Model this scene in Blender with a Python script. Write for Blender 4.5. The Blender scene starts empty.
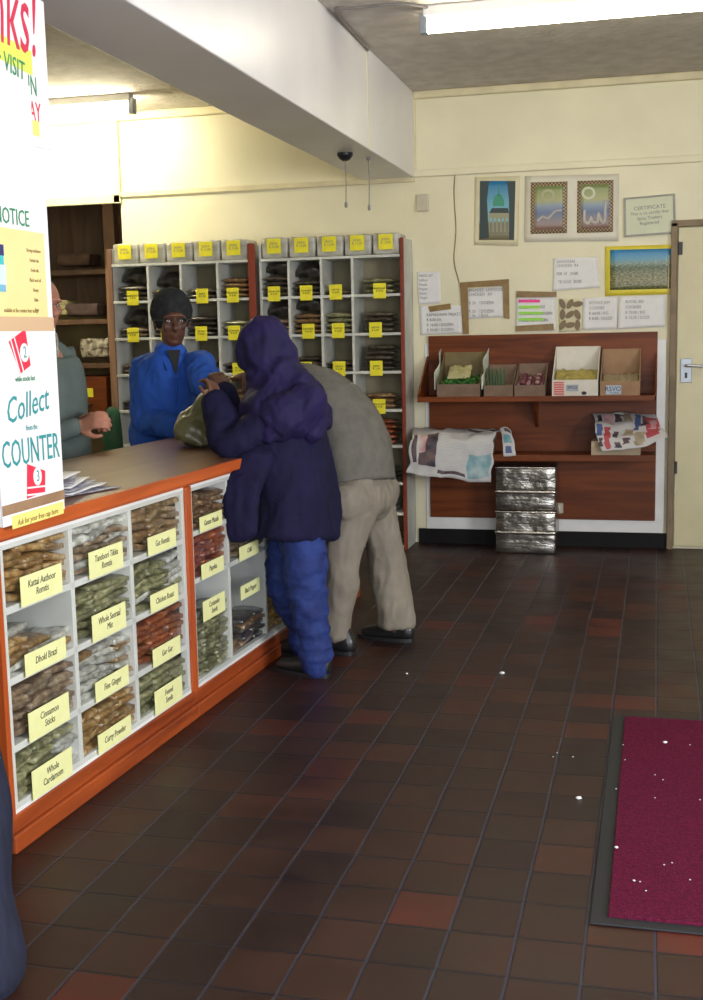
import bpy, bmesh, math, random
import numpy as np
from mathutils import Vector, Matrix, noise
random.seed(7)
S = bpy.context.scene
COL = S.collection
# ------------------------------------------------------------------ camera, world, light, exposure
YAW, PITCH, ROLL, FPX, EYE = 0.25237860, 1.43156223, -0.02086605, 1190.0, 1.45
RM = Matrix.Rotation(YAW, 3, 'Z') @ Matrix.Rotation(PITCH, 3, 'X') @ Matrix.Rotation(ROLL, 3, 'Z')
cam = bpy.data.cameras.new('camera')
camo = bpy.data.objects.new('camera', cam)
COL.objects.link(camo)
camo.matrix_world = Matrix.Translation((0, 0, EYE)) @ RM.to_4x4()
cam.sensor_fit = 'VERTICAL'
cam.sensor_height = 24.0
cam.lens = FPX * 24.0 / 1000.0
cam.clip_start = 0.05
S.camera = camo
S.view_settings.view_transform = 'Standard'
S.view_settings.look = 'None'
S.view_settings.gamma = 1.0
S.view_settings.use_curve_mapping = False
S.view_settings.exposure = 0.0
W = bpy.data.worlds.new('sky'); S.world = W
W.use_nodes = True
W.node_tree.nodes['Background'].inputs[0].default_value = (0.72, 0.82, 1.0, 1)
W.node_tree.nodes['Background'].inputs[1].default_value = 1.0

def area(name, loc, rot, sx, sy, power, col):
    l = bpy.data.lights.new(name, 'AREA'); l.shape = 'RECTANGLE'; l.size = sx; l.size_y = sy
    l.energy = power; l.color = col
    o = bpy.data.objects.new(name, l); o.location = loc; o.rotation_euler = rot; COL.objects.link(o)
    return o
# daylight that comes in through the shop window behind the camera, and through the window of the right wall
area('daylight_shop_window', (1.0, -1.75, 1.6), (math.radians(90), 0, 0), 3.4, 2.3, 150, (0.92, 0.95, 1.0))
area('daylight_side_window', (3.35, 1.5, 1.7), (math.radians(90), 0, math.radians(90)), 2.0, 1.5, 270, (0.95, 0.96, 1.0))

def ray(u, v):
    return RM @ Vector(((u - 351.5) / FPX, -(v - 500.0) / FPX, -1.0))
def PY(u, v, y):
    d = ray(u, v); return Vector((0, 0, EYE)) + d * (y / d.y)
def PX(u, v, x):
    d = ray(u, v); return Vector((0, 0, EYE)) + d * (x / d.x)
def PZ(u, v, z):
    d = ray(u, v); return Vector((0, 0, EYE)) + d * ((z - EYE) / d.z)

# ------------------------------------------------------------------ materials
MATS = {}
def newmat(name, col=(0.5, 0.5, 0.5), rough=0.6, metal=0.0, spec=0.5):
    m = bpy.data.materials.new(name); m.use_nodes = True
    b = m.node_tree.nodes['Principled BSDF']
    b.inputs['Base Color'].default_value = (*col, 1)
    b.inputs['Roughness'].default_value = rough
    b.inputs['Metallic'].default_value = metal
    b.inputs['Specular IOR Level'].default_value = spec
    MATS[name] = m
    return m
def nodes(m):
    nt = m.node_tree; return nt, nt.nodes, nt.links, nt.nodes['Principled BSDF']
def coords(nt, kind='Object', scale=(1, 1, 1), rot=(0, 0, 0)):
    tc = nt.nodes.new('ShaderNodeTexCoord'); mp = nt.nodes.new('ShaderNodeMapping')
    mp.inputs['Scale'].default_value = scale; mp.inputs['Rotation'].default_value = rot
    nt.links.new(tc.outputs[kind], mp.inputs['Vector']); return mp.outputs['Vector']
def ramp(nt, fac, stops):
    r = nt.nodes.new('ShaderNodeValToRGB'); e = r.color_ramp.elements
    e[0].position, e[0].color = stops[0][0], (*stops[0][1], 1)
    e[1].position, e[1].color = stops[-1][0], (*stops[-1][1], 1)
    for p, c in stops[1:-1]:
        x = e.new(p); x.color = (*c, 1)
    nt.links.new(fac, r.inputs['Fac']); return r.outputs['Color']
def noisy(name, c1, c2, scale=8, rough=0.7, bump=0.0, bscale=None, stretch=(1, 1, 1), metal=0, detail=4, spec=0.5, kind='Object', lo=0.35, hi=0.65):
    m = newmat(name, c1, rough, metal, spec); nt, N, L, b = nodes(m)
    v = coords(nt, kind, stretch)
    n = N.new('ShaderNodeTexNoise'); n.inputs['Scale'].default_value = scale; n.inputs['Detail'].default_value = detail
    L.new(v, n.inputs['Vector'])
    L.new(ramp(nt, n.outputs['Fac'], [(lo, c1), (hi, c2)]), b.inputs['Base Color'])
    if bump:
        n2 = N.new('ShaderNodeTexNoise'); n2.inputs['Scale'].default_value = bscale or scale * 2; n2.inputs['Detail'].default_value = 5
        L.new(v, n2.inputs['Vector'])
        bp = N.new('ShaderNodeBump'); bp.inputs['Strength'].default_value = bump; bp.inputs['Distance'].default_value = 0.01
        L.new(n2.outputs['Fac'], bp.inputs['Height']); L.new(bp.outputs['Normal'], b.inputs['Normal'])
    return m
def wood(name, c1, c2, axis='y', scale=1.0, rough=0.35):
    m = newmat(name, c1, rough); nt, N, L, b = nodes(m)
    st = {'x': (1.2, 14, 14), 'y': (14, 1.2, 14), 'z': (14, 14, 1.2)}[axis]
    v = coords(nt, 'Object', tuple(s * scale for s in st))
    n = N.new('ShaderNodeTexNoise'); n.inputs['Scale'].default_value = 1.0; n.inputs['Detail'].default_value = 6; n.inputs['Distortion'].default_value = 1.2
    L.new(v, n.inputs['Vector'])
    L.new(ramp(nt, n.outputs['Fac'], [(0.3, c1), (0.5, tuple((a + b_) / 2 for a, b_ in zip(c1, c2))), (0.7, c2)]), b.inputs['Base Color'])
    return m
M_wall = noisy('cream_wall_paint', (0.80, 0.75, 0.54), (0.74, 0.69, 0.49), 2.5, 0.45, 0.15, 30)
M_ceil = noisy('rough_plaster_ceiling', (0.64, 0.59, 0.54), (0.52, 0.48, 0.43), 9, 0.9, 0.9, 30)
M_beam = noisy('white_beam_paint', (0.82, 0.80, 0.80), (0.76, 0.74, 0.74), 2.0, 0.35, 0.1, 25)
M_white = noisy('white_gloss_paint', (0.86, 0.86, 0.84), (0.78, 0.78, 0.76), 5, 0.4)
M_shelfwhite = noisy('worn_white_shelf_paint', (0.66, 0.67, 0.62), (0.52, 0.53, 0.48), 6, 0.5)
M_skirt = newmat('dark_skirting', (0.007, 0.006, 0.006), 0.6, 0, .2)
M_trimcream = noisy('cream_trim', (0.72, 0.65, 0.42), (0.62, 0.55, 0.35), 6, 0.5)
M_doorpaint = noisy('pale_door_paint', (0.70, 0.64, 0.40), (0.62, 0.56, 0.34), 2, 0.4, 0.1, 20)
M_orange = wood('orange_varnished_wood', (0.62, 0.13, 0.025), (0.36, 0.06, 0.012), 'y', 1.0, 0.3)
M_orangev = wood('orange_varnished_wood_upright', (0.55, 0.11, 0.022), (0.30, 0.05, 0.012), 'z', 1.0, 0.3)
M_orangeb = wood('shaded_orange_base_wood', (0.42, 0.085, 0.018), (0.20, 0.035, 0.010), 'y', 1.0, 0.35)  # counter wood again for base rail and plinth, with their shading put into the colour
M_top = wood('brown_counter_top', (0.25, 0.12, 0.055), (0.15, 0.065, 0.03), 'y', 0.7, 0.28)
M_redwood = wood('red_brown_board', (0.21, 0.052, 0.010), (0.085, 0.018, 0.004), 'x', 0.8, 0.42); M_redwood.node_tree.nodes['Principled BSDF'].inputs['Specular IOR Level'].default_value = .25
M_redpost = wood('red_painted_post', (0.27, 0.045, 0.018), (0.17, 0.025, 0.012), 'z', 1.0, 0.4)
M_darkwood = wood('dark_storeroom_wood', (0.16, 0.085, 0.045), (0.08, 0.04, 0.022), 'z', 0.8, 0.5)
M_postwood = wood('tan_storeroom_post', (0.30, 0.17, 0.10), (0.2, 0.10, 0.06), 'z', 0.8, 0.5)
M_olive = noisy('storeroom_back_panel', (0.22, 0.17, 0.07), (0.14, 0.10, 0.05), 4, 0.7)
M_cellback = noisy('shelf_back_panel', (0.30, 0.26, 0.16), (0.22, 0.19, 0.12), 5, 0.7)
M_black = newmat('black_plastic', (0.012, 0.012, 0.014), 0.45)
M_cardb = noisy('brown_cardboard', (0.36, 0.22, 0.12), (0.29, 0.17, 0.09), 12, 0.8, 0.1, 40)
M_cardd = noisy('grey_brown_cardboard', (0.22, 0.145, 0.10), (0.17, 0.11, 0.075), 12, 0.8)
M_cardw = noisy('white_cardboard', (0.70, 0.66, 0.58), (0.62, 0.58, 0.50), 12, 0.6)
M_tape = noisy('brown_parcel_tape', (0.30, 0.19, 0.06), (0.22, 0.13, 0.04), 20, 0.35)
M_paper = noisy('white_paper', (0.82, 0.81, 0.80), (0.76, 0.75, 0.74), 9, 0.7)
M_paperc = noisy('cream_paper', (0.74, 0.68, 0.46), (0.68, 0.62, 0.40), 9, 0.6)
M_ylabel = noisy('pale_yellow_card', (0.82, 0.83, 0.42), (0.78, 0.79, 0.36), 30, 0.6)
M_ystick = noisy('bright_yellow_sticker', (0.88, 0.80, 0.03), (0.82, 0.72, 0.03), 30, 0.5)
M_ink = newmat('black_ink', (0.02, 0.02, 0.02), 0.6)
M_inkg = newmat('grey_ink', (0.22, 0.21, 0.21), 0.6)
M_inkgreen = newmat('green_ink', (0.03, 0.25, 0.12), 0.6)
M_teal = newmat('teal_ink', (0.03, 0.30, 0.32), 0.6)
M_red = newmat('red_ink', (0.75, 0.03, 0.07), 0.6)
M_pink = newmat('pink_marker', (0.85, 0.05, 0.30), 0.6)
M_lime = newmat('green_marker', (0.35, 0.75, 0.10), 0.6)
M_yel = newmat('yellow_poster_paper', (0.86, 0.76, 0.22), 0.6)
M_posterY = noisy('yellow_notice_paper', (0.86, 0.74, 0.36), (0.82, 0.70, 0.30), 6, 0.5)
M_posterW = newmat('white_poster_card', (0.86, 0.84, 0.84), 0.5)
M_steel = newmat('brushed_steel', (0.55, 0.56, 0.58), 0.35, 1.0)
M_lockplate = newmat('grey_lock_plate', (0.35, 0.38, 0.42), 0.4, 0.6)
M_plast = newmat('ivory_plastic', (0.55, 0.50, 0.38), 0.4)
M_rubber = newmat('black_rubber_edge', (0.014, 0.015, 0.018), 0.6)
def emit(name, col, st):
    m = newmat(name, col, 0.5); b = m.node_tree.nodes['Principled BSDF']
    b.inputs['Emission Color'].default_value = (*col, 1); b.inputs['Emission Strength'].default_value = st; return m
M_tube = emit('lit_fluorescent_tube', (1.0, 0.93, 0.70), 26)

# floor tiles: 163 x 182 mm quarry tiles
TX, TY, OX, OY = 0.16298, 0.18217, -0.14713, 2.7009
def make_floor_mat():
    m = newmat('quarry_floor_tiles', (0.06, 0.03, 0.02), 0.4); nt, N, L, b = nodes(m)
    v = coords(nt, 'Object')
    sep = N.new('ShaderNodeSeparateXYZ'); L.new(v, sep.inputs[0])
    def mth(op, a, bb=None, c=None):
        n = N.new('ShaderNodeMath'); n.operation = op
        for i, x in enumerate((a, bb, c)):
            if x is None: continue
            if isinstance(x, (int, float)): n.inputs[i].default_value = x
            else: L.new(x, n.inputs[i])
        return n.outputs[0]
    wob = N.new('ShaderNodeTexNoise'); wob.inputs['Scale'].default_value = 2.3; L.new(v, wob.inputs['Vector'])
    w = mth('MULTIPLY', mth('SUBTRACT', wob.outputs['Fac'], 0.5), 0.06)
    ux = mth('ADD', mth('DIVIDE', mth('SUBTRACT', sep.outputs['X'], OX), TX), w)
    uy = mth('ADD', mth('DIVIDE', mth('SUBTRACT', sep.outputs['Y'], OY), TY), w)
    fx, fy = mth('FRACT', ux), mth('FRACT', uy)
    ex = mth('ABSOLUTE', mth('SUBTRACT', fx, 0.5)); ey = mth('ABSOLUTE', mth('SUBTRACT', fy, 0.5))
    gx = N.new('ShaderNodeMapRange'); gx.inputs[1].default_value = 0.470; gx.inputs[2].default_value = 0.484; L.new(ex, gx.inputs[0])
    gy = N.new('ShaderNodeMapRange'); gy.inputs[1].default_value = 0.472; gy.inputs[2].default_value = 0.486; L.new(ey, gy.inputs[0])
    cell = N.new('ShaderNodeCombineXYZ'); L.new(mth('FLOOR', ux), cell.inputs[0]); L.new(mth('FLOOR', uy), cell.inputs[1])
    wn = N.new('ShaderNodeTexWhiteNoise'); wn.noise_dimensions = '2D'; L.new(cell.outputs[0], wn.inputs['Vector'])
    base = ramp(nt, wn.outputs['Value'], [(0.0, (0.022, 0.010, 0.009)), (0.45, (0.034, 0.014, 0.010)), (0.8, (0.047, 0.018, 0.011)), (0.95, (0.065, 0.019, 0.011)), (1.0, (0.10, 0.018, 0.011))])
    st = N.new('ShaderNodeTexNoise'); st.inputs['Scale'].default_value = 5; st.inputs['Detail'].default_value = 8; L.new(v, st.inputs['Vector'])
    mx = N.new('ShaderNodeMix'); mx.data_type = 'RGBA'; mx.blend_type = 'MULTIPLY'; mx.inputs[0].default_value = 0.8
    L.new(base, mx.inputs[6]); L.new(ramp(nt, st.outputs['Fac'], [(0.3, (0.45, 0.42, 0.46)), (0.7, (1.12, 1.02, 1.0))]), mx.inputs[7])
    m1 = N.new('ShaderNodeMix'); m1.data_type = 'RGBA'; L.new(gy.outputs[0], m1.inputs[0]); L.new(mx.outputs[2], m1.inputs[6]); m1.inputs[7].default_value = (0.010, 0.009, 0.014, 1)
    m2 = N.new('ShaderNodeMix'); m2.data_type = 'RGBA'; L.new(gx.outputs[0], m2.inputs[0]); L.new(m1.outputs[2], m2.inputs[6]); m2.inputs[7].default_value = (0.030, 0.030, 0.048, 1)  # lengthwise joints: their glossy sheen is put into a paler, bluish grout colour
    L.new(m2.outputs[2], b.inputs['Base Color'])
    g = mth('MAXIMUM', gx.outputs[0], gy.outputs[0])
    wn2 = mth('MULTIPLY', wn.outputs['Value'], 0.25)
    bp = N.new('ShaderNodeBump'); bp.inputs['Strength'].default_value = 0.6; bp.inputs['Distance'].default_value = 0.004
    L.new(mth('SUBTRACT', mth('ADD', wn2, mth('MULTIPLY', st.outputs['Fac'], 0.5)), g), bp.inputs['Height']); L.new(bp.outputs['Normal'], b.inputs['Normal'])
    L.new(mth('ADD', mth('MULTIPLY', st.outputs['Fac'], 0.35), 0.26), b.inputs['Roughness'])
    b.inputs['Specular IOR Level'].default_value = 0.38
    return m
M_floor = make_floor_mat()

# ------------------------------------------------------------------ mesh helpers
def link(name, me, mat=None, parent=None):
    o = bpy.data.objects.new(name, me); COL.objects.link(o)
    if mat is not None:
        for mm in (mat if isinstance(mat, (list, tuple)) else [mat]): me.materials.append(mm)
    if parent is not None: o.parent = parent
    return o
def obj(name, bm, mat, parent=None, smooth=False, recalc=True):
    if recalc: bmesh.ops.recalc_face_normals(bm, faces=bm.faces[:])
    me = bpy.data.meshes.new(name); bm.to_mesh(me); bm.free()
    if smooth:
        for p in me.polygons: p.use_smooth = True
    return link(name, me, mat, parent)
def B(): return bmesh.new()
def box(bm, a, b, bev=0.0, mi=0, M=None):
    """box between corner a and corner b"""
    cx, cy, cz = [(p + q) / 2 for p, q in zip(a, b)]; sx, sy, sz = [abs(q - p) for p, q in zip(a, b)]
    r = bmesh.ops.create_cube(bm, size=1.0, matrix=Matrix.Translation((cx, cy, cz)) @ Matrix.Diagonal((sx, sy, sz, 1)))
    vs = r['verts']; fs = list({f for v in vs for f in v.link_faces})
    if bev > 0:
        es = list({e for v in vs for e in v.link_edges})
        rr = bmesh.ops.bevel(bm, geom=es, offset=min(bev, sx * .45, sy * .45, sz * .45), segments=2, affect='EDGES', profile=0.5)
        fs = rr['faces']; vs = list({v for f in fs for v in f.verts})
        # include all connected faces
        seen = set(vs)
        st = list(vs)
        while st:
            v = st.pop()
            for e in v.link_edges:
                w = e.other_vert(v)
                if w not in seen: seen.add(w); st.append(w)
        vs = list(seen); fs = list({f for v in vs for f in v.link_faces})
    for f in fs: f.material_index = mi
    if M is not None: bmesh.ops.transform(bm, matrix=M, verts=vs)
    return vs
def prism(bm, pts, ext, mi=0):
    """closed polygon pts (Vectors) extruded by vector ext"""
    a = [bm.verts.new(p) for p in pts]; b = [bm.verts.new(Vector(p) + Vector(ext)) for p in pts]
    fs = [bm.faces.new(a), bm.faces.new(b[::-1])]
    n = len(a)
    for i in range(n): fs.append(bm.faces.new((a[i], b[i], b[(i + 1) % n], a[(i + 1) % n])))
    for f in fs: f.material_index = mi
def cr(pts, k):
    """Catmull-Rom through rows of numbers"""
    P = [np.array(p, float) for p in pts]
    if len(P) < 3 or k <= 1: 
        out = []
        for a, b in zip(P[:-1], P[1:]):
            for i in range(max(k, 1)): out.append(a + (b - a) * i / max(k, 1))
        return out + [P[-1]]
    Q = [2 * P[0] - P[1]] + P + [2 * P[-1] - P[-2]]
    out = []
    for i in range(1, len(Q) - 2):
        p0, p1, p2, p3 = Q[i - 1:i + 3]
        for j in range(k):
            t = j / k
            out.append(0.5 * (2 * p1 + (p2 - p0) * t + (2 * p0 - 5 * p1 + 4 * p2 - p3) * t * t + (3 * p1 - p0 - 3 * p2 + p3) * t ** 3))
    return out + [P[-1]]
def tube(bm, pts, rad, seg=14, k=4, side=(0, 1, 0), cap=True, mi=0):
    """swept tube with round ends; rad entries r or (along side, across)"""
    rad = [(r, r) if not isinstance(r, (tuple, list)) else r for r in rad]
    rows = cr([tuple(p) + tuple(r) for p, r in zip(pts, rad)], k)
    C = [Vector(r[:3]) for r in rows]; R = [(max(r[3], 1e-4), max(r[4], 1e-4)) for r in rows]
    n = len(C); T = []
    for i in range(n):
        t = C[min(i + 1, n - 1)] - C[max(i - 1, 0)]; T.append(t.normalized() if t.length > 1e-9 else Vector((0, 0, 1)))
    if cap:
        def dome(c, t, r, sgn):
            res = []; h = min(r)
            for a in (0.35, 0.65, 0.88, 0.985):
                res.append((c + t * sgn * h * a, tuple(x * math.sqrt(1 - a * a) for x in r)))
            return res
        e = dome(C[-1], T[-1], R[-1], 1); s = dome(C[0], T[0], R[0], -1)[::-1]
        C = [x[0] for x in s] + C + [x[0] for x in e]; R = [x[1] for x in s] + R + [x[1] for x in e]; T = [T[0]] * 4 + T + [T[-1]] * 4
    sd = Vector(side); rings = []; last = None
    for c, t, r in zip(C, T, R):
        u = sd - t * sd.dot(t)
        if u.length < 0.15:
            u = last if last is not None else t.orthogonal()
            u = u - t * u.dot(t)
        u.normalize(); last = u; w = t.cross(u)
        rings.append([bm.verts.new(c + u * (r[0] * math.cos(2 * math.pi * j / seg)) + w * (r[1] * math.sin(2 * math.pi * j / seg))) for j in range(seg)])
    for a, b in zip(rings[:-1], rings[1:]):
        for j in range(seg):
            f = bm.faces.new((a[j], a[(j + 1) % seg], b[(j + 1) % seg], b[j])); f.material_index = mi; f.smooth = True
    for q in (rings[0][::-1], rings[-1]):
        f = bm.faces.new(q); f.material_index = mi
def ell(bm, c, r, M=None, seg=20, mi=0):
    mm = Matrix.Translation(c)
    if M is not None: mm = mm @ M.to_4x4()
    rr = bmesh.ops.create_uvsphere(bm, u_segments=seg, v_segments=seg // 2 + 2, radius=1.0, matrix=mm @ Matrix.Diagonal((*r, 1)))
    for f in {f for v in rr['verts'] for f in v.link_faces}: f.material_index = mi; f.smooth = True
def lathe(bm, prof, c=(0, 0, 0), seg=20, mi=0):
    rings = []
    for r, z in prof:
        rings.append([bm.verts.new((c[0] + r * math.cos(2 * math.pi * j / seg), c[1] + r * math.sin(2 * math.pi * j / seg), c[2] + z)) for j in range(seg)])
    for a, b in zip(rings[:-1], rings[1:]):
        for j in range(seg):
            f = bm.faces.new((a[j], a[(j + 1) % seg], b[(j + 1) % seg], b[j])); f.material_index = mi
    bm.faces.new(rings[0][::-1]); bm.faces.new(rings[-1])
def sheet(bm, fn, nu, nv, th=0.0, mi=0):
    """surface fn(u,v)->Vector, u,v in 0..1, with optional thickness"""
    g = [[Vector(fn(i / nu, j / nv)) for j in range(nv + 1)] for i in range(nu + 1)]
    def nrm(i, j):
        a = g[min(i + 1, nu)][j] - g[max(i - 1, 0)][j]; b = g[i][min(j + 1, nv)] - g[i][max(j - 1, 0)]
        c = a.cross(b); return c.normalized() if c.length > 1e-12 else Vector((0, 0, 1))
    A = [[bm.verts.new(g[i][j]) for j in range(nv + 1)] for i in range(nu + 1)]
    if th: Bv = [[bm.verts.new(g[i][j] - nrm(i, j) * th) for j in range(nv + 1)] for i in range(nu + 1)]
    for i in range(nu):
        for j in range(nv):
            f = bm.faces.new((A[i][j], A[i + 1][j], A[i + 1][j + 1], A[i][j + 1])); f.material_index = mi; f.smooth = True
            if th:
                f = bm.faces.new((Bv[i][j + 1], Bv[i + 1][j + 1], Bv[i + 1][j], Bv[i][j])); f.material_index = mi; f.smooth = True
    if th:
        ring = [(i, 0) for i in range(nu)] + [(nu, j) for j in range(nv)] + [(i, nv) for i in range(nu, 0, -1)] + [(0, j) for j in range(nv, 0, -1)]
        for k in range(len(ring)):
            a, b = ring[k], ring[(k + 1) % len(ring)]
            f = bm.faces.new((A[a[0]][a[1]], Bv[a[0]][a[1]], Bv[b[0]][b[1]], A[b[0]][b[1]])); f.material_index = mi
def organic(name, bm, mat, parent, voxel=0.009, smooth=2, folds=()):
    """union the shapes of bm into one continuous surface; folds = [(amplitude, (sx,sy,sz))] wrinkles"""
    bmesh.ops.recalc_face_normals(bm, faces=bm.faces[:])
    me = bpy.data.meshes.new(name); bm.to_mesh(me); bm.free()
    t = bpy.data.objects.new('tmp', me); COL.objects.link(t)
    r = t.modifiers.new('r', 'REMESH'); r.mode = 'VOXEL'; r.voxel_size = voxel
    if smooth:
        s = t.modifiers.new('s', 'SMOOTH'); s.iterations = smooth; s.factor = 0.5
    dg = bpy.context.evaluated_depsgraph_get(); dg.update()
    ev = t.evaluated_get(dg); m2 = bpy.data.meshes.new_from_object(ev)
    bpy.data.objects.remove(t); bpy.data.meshes.remove(me)
    m2.name = name; m2.materials.clear()
    if folds:
        ns = [v.normal.copy() for v in m2.vertices]
        for v, n in zip(m2.vertices, ns):
            d = 0.0
            for amp, sc in folds:
                q = Vector((v.co.x * sc[0], v.co.y * sc[1], v.co.z * sc[2]))
                x = noise.noise(q)
                d += amp * (x if len(sc) == 3 else (1 - 2 * abs(x)))
            v.co += n * d
    for p in m2.polygons: p.use_smooth = True
    return link(name, m2, mat, parent)
def tag(o, label=None, cat=None, group=None, kind=None):
    if label: o['label'] = label
    if cat: o['category'] = cat
    if group: o['group'] = group
    if kind: o['kind'] = kind
    return o
def empty(name, loc=(0, 0, 0), rz=0.0):
    o = bpy.data.objects.new(name, None); COL.objects.link(o); o.location = loc; o.rotation_euler = (0, 0, rz); o.empty_display_size = 0.1
    return o
def struct(name, bm, mat): return tag(obj(name, bm, mat), kind='structure')
TEXTS = {}
def text_mesh(s, size, align='CENTER', shear=0.0):
    key = (s, size, align, shear)
    if key in TEXTS: return TEXTS[key].copy()
    c = bpy.data.curves.new('t', 'FONT'); c.body = s; c.size = size; c.align_x = align; c.align_y = 'CENTER'; c.extrude = 0.0004; c.shear = shear
    c.resolution_u = 2; c.space_line = 0.95
    t = bpy.data.objects.new('t', c); COL.objects.link(t)
    dg = bpy.context.evaluated_depsgraph_get(); dg.update()
    me = bpy.data.meshes.new_from_object(t.evaluated_get(dg)); bpy.data.objects.remove(t)
    me.materials.clear(); TEXTS[key] = me
    return me
def text(name, s, size, mat, M, parent=None, align='CENTER', sx=1.0, shear=0.0, bold=0):
    """M: 4x4 that takes the text plane (x right, y up, z out) into the parent's space"""
    me = text_mesh(s, size, align, shear).copy()
    me.transform(M @ Matrix.Diagonal((sx, 1, 1, 1)))
    return link(name, me, mat, parent)
def MX(o, right, up):
    r = Vector(right).normalized(); u = Vector(up); u = (u - r * u.dot(r)).normalized(); n = r.cross(u)
    m = Matrix((r, u, n)).transposed().to_4x4(); m.translation = Vector(o); return m

# ------------------------------------------------------------------ room shell
YB = 8.02; ZC = 3.02
bm = B(); box(bm, (-5.3, -1.7, -0.1), (3.3, 10.2, 0.0)); struct('floor', bm, M_floor)
bm = B(); box(bm, (-5.3, -1.7, ZC), (3.3, 10.2, ZC + 0.12)); struct('ceiling', bm, M_ceil)
bm = B()
box(bm, (-3.72, YB, 0), (3.2, YB + 0.14, ZC)); box(bm, (-5.2, YB, 2.45), (-3.72, YB + 0.14, ZC))
struct('wall_back', bm, M_wall)
bm = B(); box(bm, (-5.3, -1.7, 0), (-5.2, 10.2, ZC)); struct('wall_left', bm, M_wall)
bm = B()
box(bm, (3.2, -1.7, 0), (3.3, 10.2, 0.9)); box(bm, (3.2, -1.7, 2.5), (3.3, 10.2, ZC)); box(bm, (3.2, -1.7, 0.9), (3.3, 0.4, 2.5)); box(bm, (3.2, 2.6, 0.9), (3.3, 10.2, 2.5))
struct('wall_right', bm, M_wall)
bm = B()
box(bm, (-5.2, -1.7, 0), (-0.8, -1.6, ZC)); box(bm, (2.8, -1.7, 0), (3.2, -1.6, ZC)); box(bm, (-0.8, -1.7, 0), (2.8, -1.6, 0.4)); box(bm, (-0.8, -1.7, 2.8), (2.8, -1.6, ZC))
struct('wall_front', bm, M_wall)
bm = B(); box(bm, (-5.2, 10.1, 0), (3.2, 10.2, ZC)); struct('wall_storeroom', bm, M_wall)
# window frames behind the camera
bm = B()
for x in (-0.8, 0.97, 2.74): box(bm, (x, -1.68, 0.4), (x + 0.06, -1.62, 2.8))
for z in (0.4, 2.74): box(bm, (-0.8, -1.68, z), (2.8, -1.62, z + 0.06))
struct('window_1', bm, M_white)
bm = B()
for y in (0.4, 1.47, 2.54): box(bm, (3.22, y, 0.9), (3.28, y + 0.06, 2.5))
for z in (0.9, 2.44): box(bm, (3.22, 0.4, z), (3.28, 2.6, z + 0.06))
struct('window_2', bm, M_white)
# beam
bm = B(); box(bm, (-1.95, -1.6, 2.47), (-1.585, YB, ZC), 0.006); beam = struct('trim_1', bm, M_beam)
bm = B(); box(bm, (-1.585, 6.69, 2.47), (-1.582, 6.70, ZC)); box(bm, (-1.585, YB - .02, 2.47), (-1.575, YB, ZC)); struct('trim_2', bm, M_trimcream)
# cornice and picture rail on the back wall
bm = B(); box(bm, (-1.585, YB - 0.035, ZC - 0.05), (3.2, YB, ZC), .01); box(bm, (-5.2, YB - 0.035, ZC - 0.06), (-1.95, YB, ZC), .01); struct('trim_3', bm, M_trimcream)
bm = B(); box(bm, (-1.585, YB - 0.022, 2.470), (3.2, YB, 2.515), .006); struct('trim_4', bm, M_wall)
bm = B(); box(bm, (-3.72, YB - 0.022, 2.44), (-1.585, YB, 2.475), .006); struct('trim_5', bm, M_trimcream)
bm = B(); box(bm, (-3.76, YB - 0.03, 2.40), (-3.71, YB, ZC)); box(bm, (-5.2, YB - 0.03, 2.40), (-3.71, YB, 2.46), .005); struct('trim_6', bm, M_trimcream)
# skirting
bm = B(); box(bm, (-1.585, YB - 0.02, 0.0), (0.08, YB, 0.10)); struct('baseboard_back', bm, M_skirt)
# white painted panel behind the rack
bm = B(); box(bm, (-1.53, YB - 0.012, 0.10), (0.055, YB, 1.37), .003); struct('trim_7', bm, M_white)
# door with frame
a = PY(680, 227, YB); 
bm = B(); box(bm, (0.075, YB - 0.05, 0), (0.115, YB, 2.10), .004); box(bm, (0.075, YB - 0.05, 2.075), (1.2, YB, 2.115), .004); box(bm, (1.0, YB - .05, 0), (1.04, YB, 2.1), .004)
struct('door_frame', bm, noisy('brown_door_frame', (0.26, 0.19, 0.11), (0.18, 0.13, 0.075), 9, 0.6))
bm = B(); box(bm, (0.12, YB - 0.03, 0.02), (0.995, YB - 0.002, 2.07), .003); door = struct('door_1', bm, M_doorpaint)
bm = B(); box(bm, (0.145, YB - 0.038, 1.09), (0.215, YB - 0.028, 1.245), .003); lp = obj('lock_plate', bm, M_lockplate, door)
bm = B(); tube(bm, [(0.18, YB - .03, 1.20), (0.18, YB - .085, 1.20), (0.20, YB - .09, 1.20), (0.30, YB - .09, 1.195)], [.009, .009, .009, .009], 10, 3); obj('lever_handle', bm, M_steel, lp, True)
bm = B(); box(bm, (0.172, YB - 0.041, 1.12), (0.188, YB - 0.036, 1.155), .001); obj('keyhole', bm, M_black, lp)
bm = B(); box(bm, (0.118, YB - 0.045, 1.90), (0.145, YB - 0.02, 1.98), .003); obj('bolt', bm, M_black, door)
bm = B(); box(bm, (0.118, YB - 0.045, 0.50), (0.135, YB - 0.02, 0.58), .003); obj('bolt', bm, M_black, door)
# conduit
bm = B(); tube(bm, [(0.062, YB - .008, 0.1), (0.062, YB - .008, 1.1), (0.062, YB - .008, 1.9)], [.005] * 3, 6, 1); 
c = obj('wall_pipe', bm, M_trimcream, None, True); tag(c, 'thin cream pipe running up the wall beside the pale door', 'pipe')

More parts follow.
